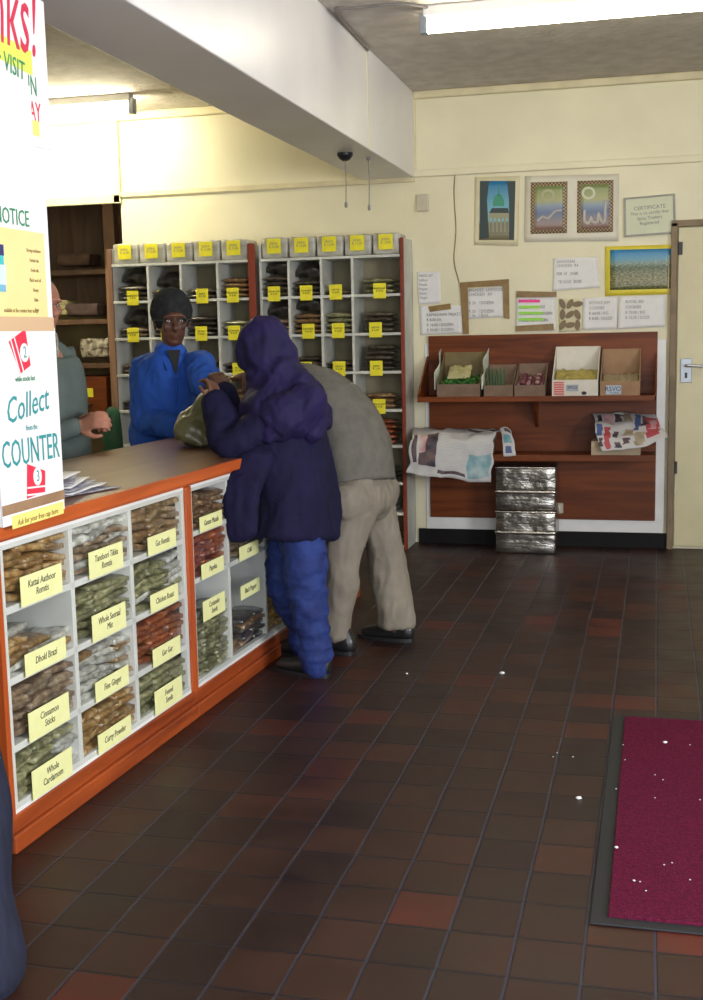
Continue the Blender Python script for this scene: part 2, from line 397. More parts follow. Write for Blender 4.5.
# ------------------------------------------------------------------ fluorescent lamps
def fluoro(x0, x1, y, label, mt):
    r = empty('fluorescent_lamp', ((x0 + x1) / 2, y, ZC)); tag(r, label, 'ceiling lamp', None)
    h = (x1 - x0) / 2
    b_ = B(); box(b_, (-h, -.035, -.05), (h, .035, 0), .006); obj('batten', b_, M_white, r)
    for s in (-1, 1):
        b_ = B(); box(b_, (s * h - .02, -.028, -.13), (s * h + .02, .028, -.03), .006); obj('lamp_holder', b_, M_lockplate, r)
    b_ = B(); tube(b_, [(-h + .02, 0, -.095), (h - .02, 0, -.095)], [.03, .03], 14, 1, cap=False); obj('tube', b_, mt, r, True)
    return r
fluoro(-1.13, 0.35, 6.0, 'lit fluorescent tube lamp on the ceiling in front of the beam, upper right', M_tube)
fluoro(-4.75, -3.33, 7.42, 'lit fluorescent tube lamp on the ceiling behind the beam, upper left', emit('bright_fluorescent_tube', (1.0, .92, .66), 95))
# cable along the ceiling
bm = B(); tube(bm, [PZ(432, 8, 3.01), PZ(400, 4, 3.01), PZ(355, 8, 3.0), PZ(335, 10, 3.0), PZ(350, 30, 3.01), (-1.578, 6.69, 3.0)], [.007] * 6, 8, 4)
tag(obj('lamp_cable', bm, noisy('grey_cable', (.25, .22, .2), (.18, .16, .15), 10), None, True), 'loose cable on the ceiling between lamp and beam', 'cable')
# pull switches
def pull(p, ln, label, big):
    r = empty('pull_switch', p); tag(r, label, 'switch')
    if big:
        b_ = B(); lathe(b_, [(.045, 0), (.045, -.015), (.03, -.035), (.012, -.045)]); obj('ceiling_rose', b_, M_black, r)
    else:
        b_ = B(); lathe(b_, [(.012, 0), (.012, -.01), (.004, -.02)], seg=10); obj('ceiling_hook', b_, M_inkg, r)
    b_ = B(); tube(b_, [(0, 0, -.02), (.003, 0, -ln * .5), (0, 0, -ln)], [.003, .003, .003], 6, 2); obj('cord', b_, M_inkg, r)
    b_ = B(); lathe(b_, [(.004, 0), (.009, -.01), (.009, -.03), (.004, -.035)], (0, 0, -ln), 10); obj('cord_knob', b_, M_inkg, r)
pull((-1.746, 6.787, 2.47), .27, 'black round pull switch with cord under the beam', True)
pull((-1.66, 7.0, 2.47), .27, 'thin pull cord hanging from the beam right of the black switch', False)
# socket and wire on the wall
r = empty('wall_junction_box', PY(423, 203, YB)); tag(r, 'small ivory junction box high on the wall near the beam', 'junction box')
bm = B(); box(bm, (-.04, -.03, -.055), (.04, 0, .055), .006); obj('box_cover', bm, M_plast, r)
bm = B(); lathe(bm, [(.006, 0), (.006, .004)], seg=8); o = obj('screw', bm, M_steel, r); o.rotation_euler = (math.radians(90), 0, 0); o.location = (0, -.031, 0)
bm = B(); tube(bm, [PY(455, 172, YB - .006), PY(454, 195, YB - .006), PY(456, 230, YB - .006), PY(454, 260, YB - .006), PY(459, 282, YB - .006)], [.0035] * 5, 6, 4)
tag(obj('wall_wire', bm, M_tape, None, True), 'thin wire running down the wall left of the green dome picture', 'wire')
r = empty('wall_socket', PY(558, 508, YB - .05)); tag(r, 'small white socket on the brown board beside the foil boxes', 'socket')
bm = B(); box(bm, (-.035, -.012, -.035), (.035, .014, .035), .005); obj('socket_plate', bm, M_plast, r)
bm = B(); box(bm, (-.012, -.018, -.015), (.012, -.011, .015), .002); obj('rocker', bm, M_white, r)

# ------------------------------------------------------------------ pictures and papers on the back wall
def quad_sheet(name, px, mat, depth=YB - 0.004, th=0.003, parent=None, curl=0.0):
    """paper through four photo points, given top left, top right, bottom right, bottom left, built on the wall plane"""
    c = [PY(u, v, depth) for u, v in px]
    o_ = sum(c, Vector()) / 4
    b_ = B()
    def fn(s, t):
        p = (c[0] * (1 - s) + c[1] * s) * (1 - t) + (c[3] * (1 - s) + c[2] * s) * t
        return p - (o_ if parent is None else parent.location) + Vector((0, -curl * (abs(2 * s - 1) ** 3) * t - curl * 0.4 * noise.noise(p * 9), 0))
    sheet(b_, fn, 10, 10, th)
    o2 = obj(name, b_, mat, parent)
    if parent is None: o2.location = o_
    return o2, c, o_
def lettering(lines, root, px, size, mat, dy, align='LEFT', sx=1.0):
    """lines written from photo point px on the wall plane"""
    p = PY(px[0], px[1], YB - 0.010) - root.location
    for i, s in enumerate(lines):
        if not s: continue
        m = mat[i] if isinstance(mat, list) else mat
        text('lettering', s, size * .86, m, MX(p - Vector((0, 0, dy * i)), (1, 0, 0), (0, 0, 1)), root, align, sx * .85)
def img_mat(name, kind):
    m = newmat(name, (0.2, 0.3, 0.4), 0.35); nt, N, L, b = nodes(m)
    v = coords(nt, 'Generated'); sp = N.new('ShaderNodeSeparateXYZ'); L.new(v, sp.inputs[0])
    n = N.new('ShaderNodeTexNoise'); n.inputs['Scale'].default_value = 26; n.inputs['Detail'].default_value = 6; L.new(v, n.inputs['Vector'])
    add = N.new('ShaderNodeMath'); add.operation = 'MULTIPLY_ADD'; L.new(n.outputs['Fac'], add.inputs[0]); add.inputs[1].default_value = {'land': .16, 'sky': .02, 'call': .12}[kind]; L.new(sp.outputs['Z'], add.inputs[2])
    if kind == 'land':
        base = ramp(nt, add.outputs[0], [(0.0, (.10, .13, .05)), (.30, (.26, .25, .13)), (.50, (.20, .22, .11)), (.62, (.09, .13, .06)), (.72, (.24, .32, .26)), (.82, (.12, .32, .42)), (1.0, (.03, .22, .45))])
        n2 = N.new('ShaderNodeTexNoise'); n2.inputs['Scale'].default_value = 22; n2.inputs['Detail'].default_value = 8; L.new(coords(nt, 'Generated', (1, 1, 1.6)), n2.inputs['Vector'])
        mx = N.new('ShaderNodeMix'); mx.data_type = 'RGBA'; mx.blend_type = 'MULTIPLY'; mx.inputs[0].default_value = .8; L.new(base, mx.inputs[6]); L.new(ramp(nt, n2.outputs['Fac'], [(.40, (.35, .38, .35)), (.62, (1.5, 1.4, 1.3))]), mx.inputs[7]); L.new(ramp(nt, sp.outputs['Z'], [(.60, (.9, .9, .9)), (.74, (.05, .05, .05))]), mx.inputs[0]); base = mx.outputs[2]
        hs = N.new('ShaderNodeHueSaturation'); hs.inputs['Saturation'].default_value = 1.0; L.new(base, hs.inputs['Color']); base = hs.outputs[0]
    elif kind == 'sky':
        base = ramp(nt, add.outputs[0], [(0, (.25, .22, .12)), (.3, (.2, .2, .15)), (.35, (.25, .55, .62)), (1, (.01, .17, .38))])
    else:
        base = ramp(nt, add.outputs[0], [(0, (.28, .12, .08)), (.2, (.30, .24, .22)), (.45, (.12, .17, .30)), (.6, (.25, .32, .40)), (.72, (.40, .40, .18)), (1, (.22, .28, .10))])
    L.new(base, b.inputs['Base Color']); return m
M_land, M_sky, M_call = img_mat('landscape_print', 'land'), img_mat('sky_print', 'sky'), img_mat('ornamental_print', 'call')
def flat(bm_, pts, d=0.0, th=.0015, mi=0, root=None):
    q = [PY(u, v, YB - 0.0135 - d) - root.location for u, v in pts]
    prism(bm_, q, (0, th, 0), mi)
# 1 mosque picture
r = empty('framed_picture', PY(497, 212, YB)); tag(r, 'tall picture of a green dome and arcade with cream border', 'picture')
quad_sheet('border', [(475, 177), (520, 176), (518, 246), (474, 245)], M_paperc, parent=r)
quad_sheet('print', [(480, 181), (515.5, 181), (514, 240), (479, 240)], M_sky, depth=YB - .008, parent=r)
bm = B()
flat(bm, [(480, 181), (489, 181), (487, 200), (489, 238), (480, 239)], 0, root=r); flat(bm, [(507, 181), (515.5, 181), (514, 240), (509, 239), (509, 200)], 0, root=r)
flat(bm, [(489, 213), (492, 208), (508, 208), (509, 213)], 0, root=r)
obj('dark_archway', bm, newmat('dark_arch_print', (.03, .05, .05), .5), r)
bm = B()
flat(bm, [(493, 206), (493, 203)] + [(498.6 + 5.6 * math.cos(a), 203 - 9 * math.sin(a)) for a in np.linspace(math.pi, 0, 9)] + [(504.3, 206)], .001, root=r)
flat(bm, [(498, 196), (498.3, 184), (499.2, 184), (499.4, 196)], .001, root=r)
obj('green_dome', bm, newmat('green_dome_print', (.05, .30, .18), .5), r)
bm = B()
for k in range(5):
    x = 489 + 4.0 * k
    flat(bm, [(x, 213), (x + 4, 213), (x + 4, 232), (x + 3.2, 232), (x + 3.2, 220), (x + 2, 217), (x + .8, 220), (x + .8, 232), (x, 232)], .001, root=r)
obj('arcade', bm, newmat('arcade_print', (.33, .32, .20), .5), r)
# 2 sheet with two ornamental prints
r = empty('poster', PY(572, 208, YB)); tag(r, 'wide pale sheet carrying two small ornamental prints in patterned borders', 'poster')
quad_sheet('backing_sheet', [(525, 176), (619, 174), (618.5, 241), (524.5, 242)], noisy('pale_sheet', (.74, .70, .58), (.70, .66, .54), 7, .5), parent=r, curl=.004)
M_frame = newmat('patterned_border', (.2, .08, .05), .5)
nt, N, L, b = nodes(M_frame); ck = N.new('ShaderNodeTexChecker'); ck.inputs['Scale'].default_value = 90; ck.inputs[1].default_value = (.10, .04, .03, 1); ck.inputs[2].default_value = (.45, .36, .2, 1)
L.new(coords(nt, 'Object'), ck.inputs['Vector']); L.new(ck.outputs['Color'], b.inputs['Base Color'])
for (u0, v0, u1, v1, k) in ((531, 182.5, 567.5, 234, 0), (577.5, 181, 613.5, 233, 1)):
    f, _, _ = quad_sheet('print_border', [(u0, v0), (u1, v0 - 1), (u1 - .5, v1 - 1), (u0 - .5, v1)], M_frame, depth=YB - .010, parent=r)
    quad_sheet('ornamental_print', [(u0 + 4, v0 + 4), (u1 - 4, v0 + 3), (u1 - 4.5, v1 - 5), (u0 + 3.5, v1 - 4)], M_call, depth=YB - .013, parent=r)
    cx = u0 + (17 if k == 0 else 11); cy = v0 + (13 if k == 0 else 12); b_ = B()
    ring = [(cx + 7 * math.cos(a), cy + 6.5 * math.sin(a)) for a in np.linspace(0, 2 * math.pi, 20)]; rin = [(cx + 4.5 * math.cos(a), cy + 4 * math.sin(a)) for a in np.linspace(0, 2 * math.pi, 20)]
    for i in range(19): flat(b_, [ring[i], ring[i + 1], rin[i + 1], rin[i]], .007, root=r)
    obj('round_medallion', b_, newmat('medallion_ink', (.42, .42, .25) if k == 0 else (.6, .62, .45), .5), r)
    b_ = B()
    if k == 0:
        pts = [(u0 + 7, v0 + 38), (u0 + 12, v0 + 34), (u0 + 17, v0 + 36), (u0 + 24, v0 + 29), (u0 + 30, v0 + 28)]
    else:
        pts = [(u0 + 7, v0 + 30), (u0 + 7, v0 + 40), (u0 + 11, v0 + 42), (u0 + 14, v0 + 36), (u0 + 15, v0 + 41), (u0 + 20, v0 + 41), (u0 + 21, v0 + 32), (u0 + 24, v0 + 41), (u0 + 27, v0 + 40), (u0 + 28, v0 + 20)]
    tube(b_, [PY(x, y, YB - .016) - r.location for x, y in pts], [(.008 if k == 0 else .009)] * len(pts), 8, 3); obj('calligraphy_stroke', b_, newmat('stroke_ink', (.55, .50, .45), .4), r, True)
# 3 certificate
r = empty('framed_certificate', PY(650, 215, YB)); tag(r, 'pale certificate hanging slightly tilted in a silver frame', 'certificate')
cs = [(623.5, 198), (675, 193.5), (676, 233), (624, 237)]
q = [PY(u, v, YB - .02) - r.location for u, v in cs]; ctr = sum(q, Vector()) / 4
for i in range(4):
    b_ = B(); a_, c_ = q[i], q[(i + 1) % 4]; ai, ci = a_ + (ctr - a_) * .09, c_ + (ctr - c_) * .09
    prism(b_, [a_, c_, ci, ai], (0, .018, 0)); obj('frame_rail', b_, noisy('dull_silver_frame', (.34, .33, .28), (.28, .27, .22), 10, .5) if i == 0 else MATS['dull_silver_frame'], r)
b_ = B(); prism(b_, [p_ + (ctr - p_) * .07 + Vector((0, .006, 0)) for p_ in q], (0, .01, 0)); obj('certificate_sheet', b_, noisy('certificate_paper', (.62, .64, .44), (.56, .58, .40), 5, .3), r)
for i, s in enumerate(['CERTIFICATE', 'This is to certify that', 'Spice Traders', 'Registered']):
    text('lettering', s, .028 if i else .034, M_inkg, MX(ctr + Vector((0, .004, .05 - .032 * i)), (1, 0, .06), (0, 0, 1)), r)
# 4 landscape
r = empty('framed_picture', PY(641, 270, YB)); tag(r, 'landscape photo of a hilly town in bright yellow border', 'picture')
quad_sheet('border', [(605, 246.5), (676.5, 244.5), (675, 294), (605, 296)], noisy('bright_yellow_border', (.78, .66, .06), (.72, .6, .05), 9, .5), parent=r)
quad_sheet('print', [(610, 250), (671.5, 248.5), (670.5, 288.5), (610, 290)], M_land, depth=YB - .008, parent=r)
# papers
def paper(px, label, name='notice_sheet', mat=M_paper, curl=.006, cat='notice'):
    r_ = empty(name, PY(sum(p[0] for p in px) / 4, sum(p[1] for p in px) / 4, YB)); tag(r_, label, cat)
    quad_sheet('sheet', px, mat, parent=r_, curl=curl); return r_
r = paper([(417, 272), (440, 271.5), (441, 303), (419, 304.5)], 'small white notice, leftmost and higher of two by the shelf')
lettering(['PRICE LIST', 'Saffron', 'Masala', 'Pepper', 'Spices', 'Ginger'], r, (419, 276), .028, M_inkg, .029)
r = paper([(419.5, 306), (462, 305), (462.5, 333), (421, 335)], 'white notice hung with one strip of brown tape above the rack')
lettering(['RAMADAAN TREATS', 'R 8.00 EA', 'R 16.00 / DOZEN', 'R 30.00 / DOZEN'], r, (426.5, 315), .034, M_inkg, .034)
bm = B(); flat(bm, [(428, 306.5), (450.5, 303.5), (451, 309), (430, 312)], .004, root=r); obj('tape_strip', bm, M_tape, r)
r = paper([(467, 289), (503, 286.5), (504, 317), (468, 319)], 'white price sheet framed by strips of brown tape')
lettering(['BREADED SAMOOSAS', 'CHICKEN   R4', '', 'R 24   / DOZEN', '', 'R 30   / DOZEN', 'R 36   / BOX'], r, (468.5, 290.5), .034, M_inkg, .028)
bm = B(); flat(bm, [(459.5, 282.5), (509, 279), (509, 285.5), (460, 288)], .004, root=r); obj('tape_strip', bm, M_tape, r)
bm = B(); flat(bm, [(460, 283), (467.5, 283), (469, 334), (463, 334)], .005, root=r); obj('tape_strip', bm, M_tape, r)
bm = B(); flat(bm, [(503, 280), (509, 280), (509.5, 319), (503.5, 318)], .005, root=r); obj('tape_strip', bm, M_tape, r)
r = paper([(516, 296), (556, 296), (555.5, 331), (516, 331)], 'sheet with pink and green marker lines between two brown tapes')
bm = B(); flat(bm, [(516.5, 291), (556.5, 292), (556.5, 297), (516, 297.5)], .004, root=r); obj('tape_strip', bm, M_tape, r)
bm = B(); flat(bm, [(515.5, 326), (553.5, 323.5), (554, 330), (515.5, 331.5)], .004, root=r); obj('tape_strip', bm, M_tape, r)
for (v, m_) in ((301, M_pink), (307, M_lime), (313, M_lime), (319.3, M_lime)):
    bm = B(); w_ = 540 if v < 309 else 543; flat(bm, [(518.5, v - 1.4), (w_, v - 1.4), (w_, v + 1.4), (518.5, v + 1.4)], .001, root=r); obj('marker_line', bm, m_, r)
lettering(['SAMOOSAS', '', 'CHEESE PER DOZ', '', 'CHICKEN PER DOZEN', '', 'MINCE PER DOZEN'], r, (519, 301), .03, M_ink, .0215)
r = paper([(553.5, 258), (597, 257), (600, 287.5), (553, 291)], 'white notice, highest of the plain ones, left of yellow bordered picture', curl=.012)
lettering(['SAMOOSAS', 'CHICKEN  R4', '', 'PER 10   24.00', '', 'PER DOZ  30.00'], r, (556.5, 262), .032, M_inkg, .026)
r = paper([(583, 298), (617.5, 296.5), (617, 329), (583, 330)], 'white notice on the right of the leaf picture', curl=.012)
lettering(['ROYALE JAM', 'COOKIES', 'R 60.00 / KG', 'R 8.00 / DOZEN'], r, (589, 303), .032, M_inkg, .034)
r = paper([(619, 297), (666, 295), (665, 326.5), (618, 329)], 'white notice, rightmost in the row above the rack', curl=.012)
lettering(['ROYAL EID', 'COOKIES', 'R 70.00 / KG', 'R 10.75 / DOZEN'], r, (625.5, 302), .032, M_inkg, .034)
r = paper([(559, 299), (580.5, 299), (581, 331), (559, 332)], 'small print of brown leaves on cream between the notices', 'leaf_picture', M_paperc, .002, 'picture')
b_ = B()
for i in range(9):
    cx, cy, an = 562.5 + (i % 3) * 7.5, 304 + (i // 3) * 10.5, .5 + .9 * ((i * 37) % 5 - 2) / 2
    pts = []
    for t in np.linspace(0.01, 2 * math.pi + .01, 16, endpoint=False):
        x, y = 2.9 * math.cos(t) * abs(math.cos(t)) ** .3, 5.6 * math.sin(t)
        pts.append((cx + x * math.cos(an) - y * math.sin(an), cy + x * math.sin(an) + y * math.cos(an)))
    flat(b_, pts, .002 + .0002 * i, root=r)
obj('leaf_print', b_, newmat('brown_leaf_print', (.22, .16, .09), .6), r)

# ------------------------------------------------------------------ brown wall rack
X0, X1 = -1.50, 0.0
rk = empty('display_rack', (-0.75, YB - .03, 0)); tag(rk, 'red-brown wooden wall rack with two shelves holding open boxes', 'rack')
def rkbox(name, a, b, mat=M_redwood, bev=.003):
    b_ = B(); o = Vector(rk.location); box(b_, tuple(Vector(a) - o), tuple(Vector(b) - o), bev); return obj(name, b_, mat, rk)
rkbox('back_board', (X0, YB - .035, .185), (X1, YB - .012, 1.42))
SD = 0.34
YF = YB - .035 - SD
ZS1 = PY(520, 397, YF).z; ZS2 = PY(560, 456, YF + .03).z
rkbox('shelf', (X0, YF, ZS1 - .025), (X1, YB - .035, ZS1)); rkbox('shelf', (X0, YF + .04, ZS2 - .025), (X1, YB - .035, ZS2))
rkbox('shelf_lip', (X0, YF - .012, ZS1 - .03), (X1, YF, ZS1 + .005)); rkbox('shelf_lip', (X0, YF + .028, ZS2 - .035), (X1, YF + .04, ZS2 + .008))
for x in (X0 - .012, X1 - .012):
    b_ = B(); o = Vector(rk.location)
    prism(b_, [Vector((x, YF - .012, ZS1 - .03)) - o, Vector((x, YB - .035, ZS1 - .03)) - o, Vector((x, YB - .035, ZS1 + .26)) - o, Vector((x, YF - .012, ZS1 + .015)) - o], (.012, 0, 0)); obj('side_panel', b_, M_redwood, rk)
for x in (-0.78,):
    b_ = B(); o = Vector(rk.location)
    prism(b_, [Vector((x, YF + .06, ZS1 - .025)) - o, Vector((x, YB - .035, ZS1 - .025)) - o, Vector((x, YB - .035, ZS1 - .22)) - o], (.02, 0, 0)); obj('bracket', b_, M_redwood, rk)
# boxes on the upper shelf
def tray(u0, u1, vb, hf, hb, mat, label, mat_in=None, dep=.26, y0=None, lean=.03):
    """open box with low front and tall back; u0,u1 are the photo columns of its front"""
    y0 = y0 if y0 is not None else YF + .012
    p0, p1 = PY(u0, vb, y0), PY(u1, vb, y0); w = p1.x - p0.x
    r_ = empty('display_box', (p0.x, y0, ZS1)); tag(r_, label, 'box')
    t = .006
    def part(nm, pts, ext, m_): 
        b2 = B(); prism(b2, [Vector(p) for p in pts], ext); return obj(nm, b2, m_, r_)
    part('front_panel', [(0, 0, .001), (w, 0, .001), (w, -.004, hf), (0, -.004, hf)], (0, t, 0), mat)
    part('back_panel', [(0, dep, .001), (w, dep, .001), (w, dep + lean, hb), (0, dep + lean, hb)], (0, t, 0), mat_in or mat)
    part('side_wall', [(0, 0, .001), (0, dep, .001), (0, dep + lean, hb), (0, dep * .35, hf + (hb - hf) * .30), (0, 0, hf)], (t, 0, 0), mat_in or mat)
    part('side_wall', [(w - t, 0, .001), (w - t, dep, .001), (w - t, dep + lean, hb), (w - t, dep * .35, hf + (hb - hf) * .30), (w - t, 0, hf)], (t, 0, 0), mat_in or mat)
    part('base_panel', [(0, 0, .001), (w, 0, .001), (w, dep, .001), (0, dep, .001)], (0, 0, t), mat)
    return r_, w
def heap(name, root, w, h0, h1, mat, dep=.24, amp=.012, label=None, cat=None):
    b_ = B()
    sheet(b_, lambda s, t: (.012 + (w - .024) * s, .012 + (dep - .024) * t, h0 + (h1 - h0) * t + amp * noise.noise(Vector((s * 9, t * 9, w * 70)))), 24, 24, .03)
    o = obj(name, b_, mat, None); o.location = root.location; tag(o, label, cat, None, 'stuff'); return o
M_green = noisy('bright_green_leaves', (.03, .17, .03), (.10, .32, .05), 60, .6, .8, 80)
M_fiber = noisy('pale_yellow_packing', (.48, .40, .10), (.38, .30, .09), 30, .7, .5, 60)
M_fiber2 = noisy('tan_grain', (.42, .34, .20), (.33, .26, .14), 90, .8, .6, 120)
# a) herbs box with plastic liner
r, w = tray(437, 480, 398, .085, .285, M_cardd, 'grey-brown box lined with pale plastic and filled with green herbs', noisy('olive_box_inside', (.20, .15, .06), (.15, .11, .05), 9))
M_liner = newmat('pale_plastic_liner', (.55, .60, .50), .25)
b_ = B(); sheet(b_, lambda s, t: (-.012 - .01 * math.sin(s * 9), s * .27, .05 + .26 * (.30 + .70 * s) * t + .012 * noise.noise(Vector((s * 7, t * 5, 0)))), 12, 8, .003); obj('plastic_liner', b_, M_liner, r)
b_ = B(); sheet(b_, lambda s, t: (w + .012 + .012 * math.sin(s * 8), s * .27, .05 + .26 * (.30 + .70 * s) * t + .012 * noise.noise(Vector((s * 7, t * 5, 4)))), 12, 8, .003); obj('plastic_liner', b_, M_liner, r)
b_ = B(); rnd = random.Random(3)
for i in range(170):
    s, t = rnd.random(), rnd.random(); c_ = Vector((.02 + (w - .04) * s, .02 + .22 * t, .07 + .035 * t + rnd.random() * .03))
    a_ = rnd.random() * 6.28; d_ = Vector((math.cos(a_), math.sin(a_), rnd.uniform(-.2, .9))) * rnd.uniform(.015, .035); n_ = d_.cross(Vector((0, 0, 1))).normalized() * .009
    prism(b_, [c_ - d_, c_ + n_, c_ + d_, c_ - n_], (0, 0, .0015))
o = obj('green_herbs', b_, M_green); o.location = r.location; tag(o, 'bright green herb leaves heaped in the plastic lined box', 'herbs', None, 'stuff')
bm = B(); sheet(bm, lambda s, t: (.05 + .15 * s, .10 + .12 * t, .12 + .08 * t + .015 * noise.noise(Vector((s * 6, t * 6, 1)))), 12, 12, .004)
o = obj('plastic_bag', bm, noisy('yellowish_plastic', (.40, .36, .14), (.55, .50, .28), 20, .3)); o.location = r.location; tag(o, 'crumpled yellowish plastic bag behind the green herbs', 'bag')
# b) box with long green pods
r, w = tray(484, 513, 398, .075, .20, M_cardd, 'small box holding dark green sticks, left of the garlic box', None, .22)
for i in range(12):
    b_ = B(); x = .015 + (w * .5) * (i % 6) / 5; y_ = .04 + .08 * (i // 6)
    tube(b_, [(0, 0, 0), (.004, .02, .09), (.01 * ((i * 7) % 3 - 1), .04, .17)], [.006, .006, .003], 8, 3); o = obj('green_stick', b_, noisy('dark_green_stick' + str(i % 2), (.06, .10, .05), (.10, .14, .06), 20), None, True)
    o.location = Vector(r.location) + Vector((x, y_, .01)); tag(o, 'thin dark green stick standing in the small box', 'stick', 'green sticks in the small box')
heap('packing_straw', r, w, .045, .07, M_fiber, .2, .01, 'yellow packing under the dark green sticks', 'packing')
# c) round dark purple bulbs
r, w = tray(514.5, 545, 398, .075, .205, M_cardd, 'small box holding dark purple bulbs', None, .22)
bulbs = [noisy('purple_bulb', (.10, .02, .04), (.20, .06, .07), 20, .35), noisy('pale_bulb', (.45, .30, .26), (.25, .08, .08), 20, .4)]
bme = None
for i in range(34):
    b_ = B(); lathe(b_, [(.004, -.016), (.013, -.011), (.016, 0), (.012, .010), (.004, .017), (.002, .024)], seg=10)
    o = obj('purple_bulb', b_, bulbs[0 if i % 4 else 1], None, True)
    cx, cy, cz = i % 6, (i // 6) % 5, i // 30
    o.location = Vector(r.location) + Vector((.022 + (w - .044) * cx / 5, .03 + .16 * cy / 4, .035 + .03 + .01 * cy + .012 * ((i * 5) % 3))); o.rotation_euler = (i * 1.1, i * 2.3, i)
    tag(o, 'small dark purple bulb heaped in the small box', 'bulb', 'purple bulbs in the small box')
heap('packing_straw', r, w, .03, .05, M_cardd, .2, .004, 'brown lining under the purple bulbs', 'lining')
# d) white box with print
r, w = tray(552, 598, 396.5, .105, .31, M_cardw, 'tall white printed box with red stripes and yellow straw inside', M_cardw)
for k in range(6):
    b_ = B(); box(b_, (.012, -.0075, .012 + .0145 * k), (.075, -.004, .021 + .0145 * k)); obj('red_stripe', b_, newmat('red_print', (.65, .10, .08), .5) if k == 0 else MATS['red_print'], r)
b_ = B(); box(b_, (.09, -.0075, .035), (.165, -.004, .075)); obj('grey_print', b_, newmat('grey_print', (.33, .36, .42), .5), r)
text('lettering', 'SPICE', .026, M_ink, MX((.128, -.008, .056), (1, 0, 0), (0, 0, 1)), r)
b_ = B(); ell(b_, (.20, -.005, .022), (.016, .003, .011)); obj('round_emblem', b_, M_ink, r)
heap('packing_straw', r, w, .08, .16, M_fiber, .24, .02, 'yellow straw piled inside the white printed box', 'straw')
# e) brown box
r, w = tray(600, 640, 396.5, .095, .29, M_cardb, 'brown cardboard box with a pale blue label on its front', None)
b_ = B(); box(b_, (.035, -.0075, .012), (.13, -.004, .068)); obj('blue_label', b_, newmat('pale_blue_label', (.40, .46, .56), .5), r)
text('lettering', 'RSVO', .040, M_ink, MX((.08, -.008, .045), (1, 0, 0), (0, 0, 1)), r); text('lettering', 'Product', .018, M_ink, MX((.09, -.008, .022), (1, 0, 0), (0, 0, 1)), r)
heap('loose_grain', r, w, .075, .13, M_fiber2, .24, .014, 'pale loose grain filling the brown box', 'grain')
# newspapers on the lower shelf
def newsprint(name, c, ink, cols):
    """paper with columns of tiny printed lines"""
    m = newmat(name, c, .75); nt, N, L, b = nodes(m); tc = N.new('ShaderNodeUVMap'); tc.uv_map = 'UVMap'
    mp = N.new('ShaderNodeMapping'); mp.inputs['Scale'].default_value = (cols, 1, 1); L.new(tc.outputs[0], mp.inputs[0])
    br = N.new('ShaderNodeTexBrick'); br.offset = 0; br.inputs['Scale'].default_value = 1; br.inputs['Brick Width'].default_value = 1; br.inputs['Row Height'].default_value = .022; br.inputs['Mortar Size'].default_value = .007
    br.inputs['Color1'].default_value = (*ink, 1); br.inputs['Color2'].default_value = tuple(x * 1.4 for x in ink) + (1,); br.inputs['Mortar'].default_value = (*c, 1); L.new(mp.outputs[0], br.inputs['Vector'])
    nz = N.new('ShaderNodeTexNoise'); nz.inputs['Scale'].default_value = 60; L.new(tc.outputs[0], nz.inputs['Vector'])
    mx = N.new('ShaderNodeMix'); mx.data_type = 'RGBA'; L.new(nz.outputs['Fac'], mx.inputs[0]); L.new(br.outputs['Color'], mx.inputs[6]); mx.inputs[7].default_value = (*c, 1)
    L.new(mx.outputs[2], b.inputs['Base Color']); return m
NP = [newsprint('newsprint_text', (.58, .57, .57), (.30, .30, .31), 5), noisy('dark_press_photo', (.03, .03, .05), (.16, .10, .10), 14, .6), noisy('teal_press_photo', (.10, .28, .34), (.40, .50, .52), 12, .6), newmat('press_red', (.45, .07, .09), .6), noisy('pale_press_photo', (.62, .61, .60), (.45, .46, .48), 9, .6), noisy('beige_press_photo', (.45, .38, .26), (.25, .20, .14), 18, .6), newmat('press_blue', (.08, .12, .28), .6), noisy('pinkish_press_photo', (.50, .22, .24), (.62, .50, .48), 14, .6)]
REG_L = [(.02, .0, .10, .95, 4), (.03, .25, .07, .75, 1), (.12, .22, .34, .80, 1), (.12, .22, .20, .55, 7), (.70, .60, .96, .93, 2), (.68, .08, .98, .14, 1), (.36, .88, .66, .92, 1)]
REG_R = [(.02, .10, .10, .30, 1), (.02, .36, .12, .62, 6), (.05, .70, .13, .90, 1), (.16, .40, .26, .98, 3), (.13, .10, .30, .34, 7), (.32, .06, .44, .28, 1), (.30, .50, .40, .66, 1), (.46, .04, .60, .26, 5), (.34, .76, .46, .92, 1), (.50, .42, .64, .62, 5), (.50, .70, .60, .86, 1), (.64, .05, .72, .45, 6), (.66, .55, .78, .92, 5), (.80, .15, .98, .80, 3), (.84, .25, .94, .45, 7), (.74, .10, .80, .35, 1)]
REG_F = [(.1, .3, .8, .6, 2), (.2, .7, .7, .9, 6), (.3, .05, .9, .2, 1)]
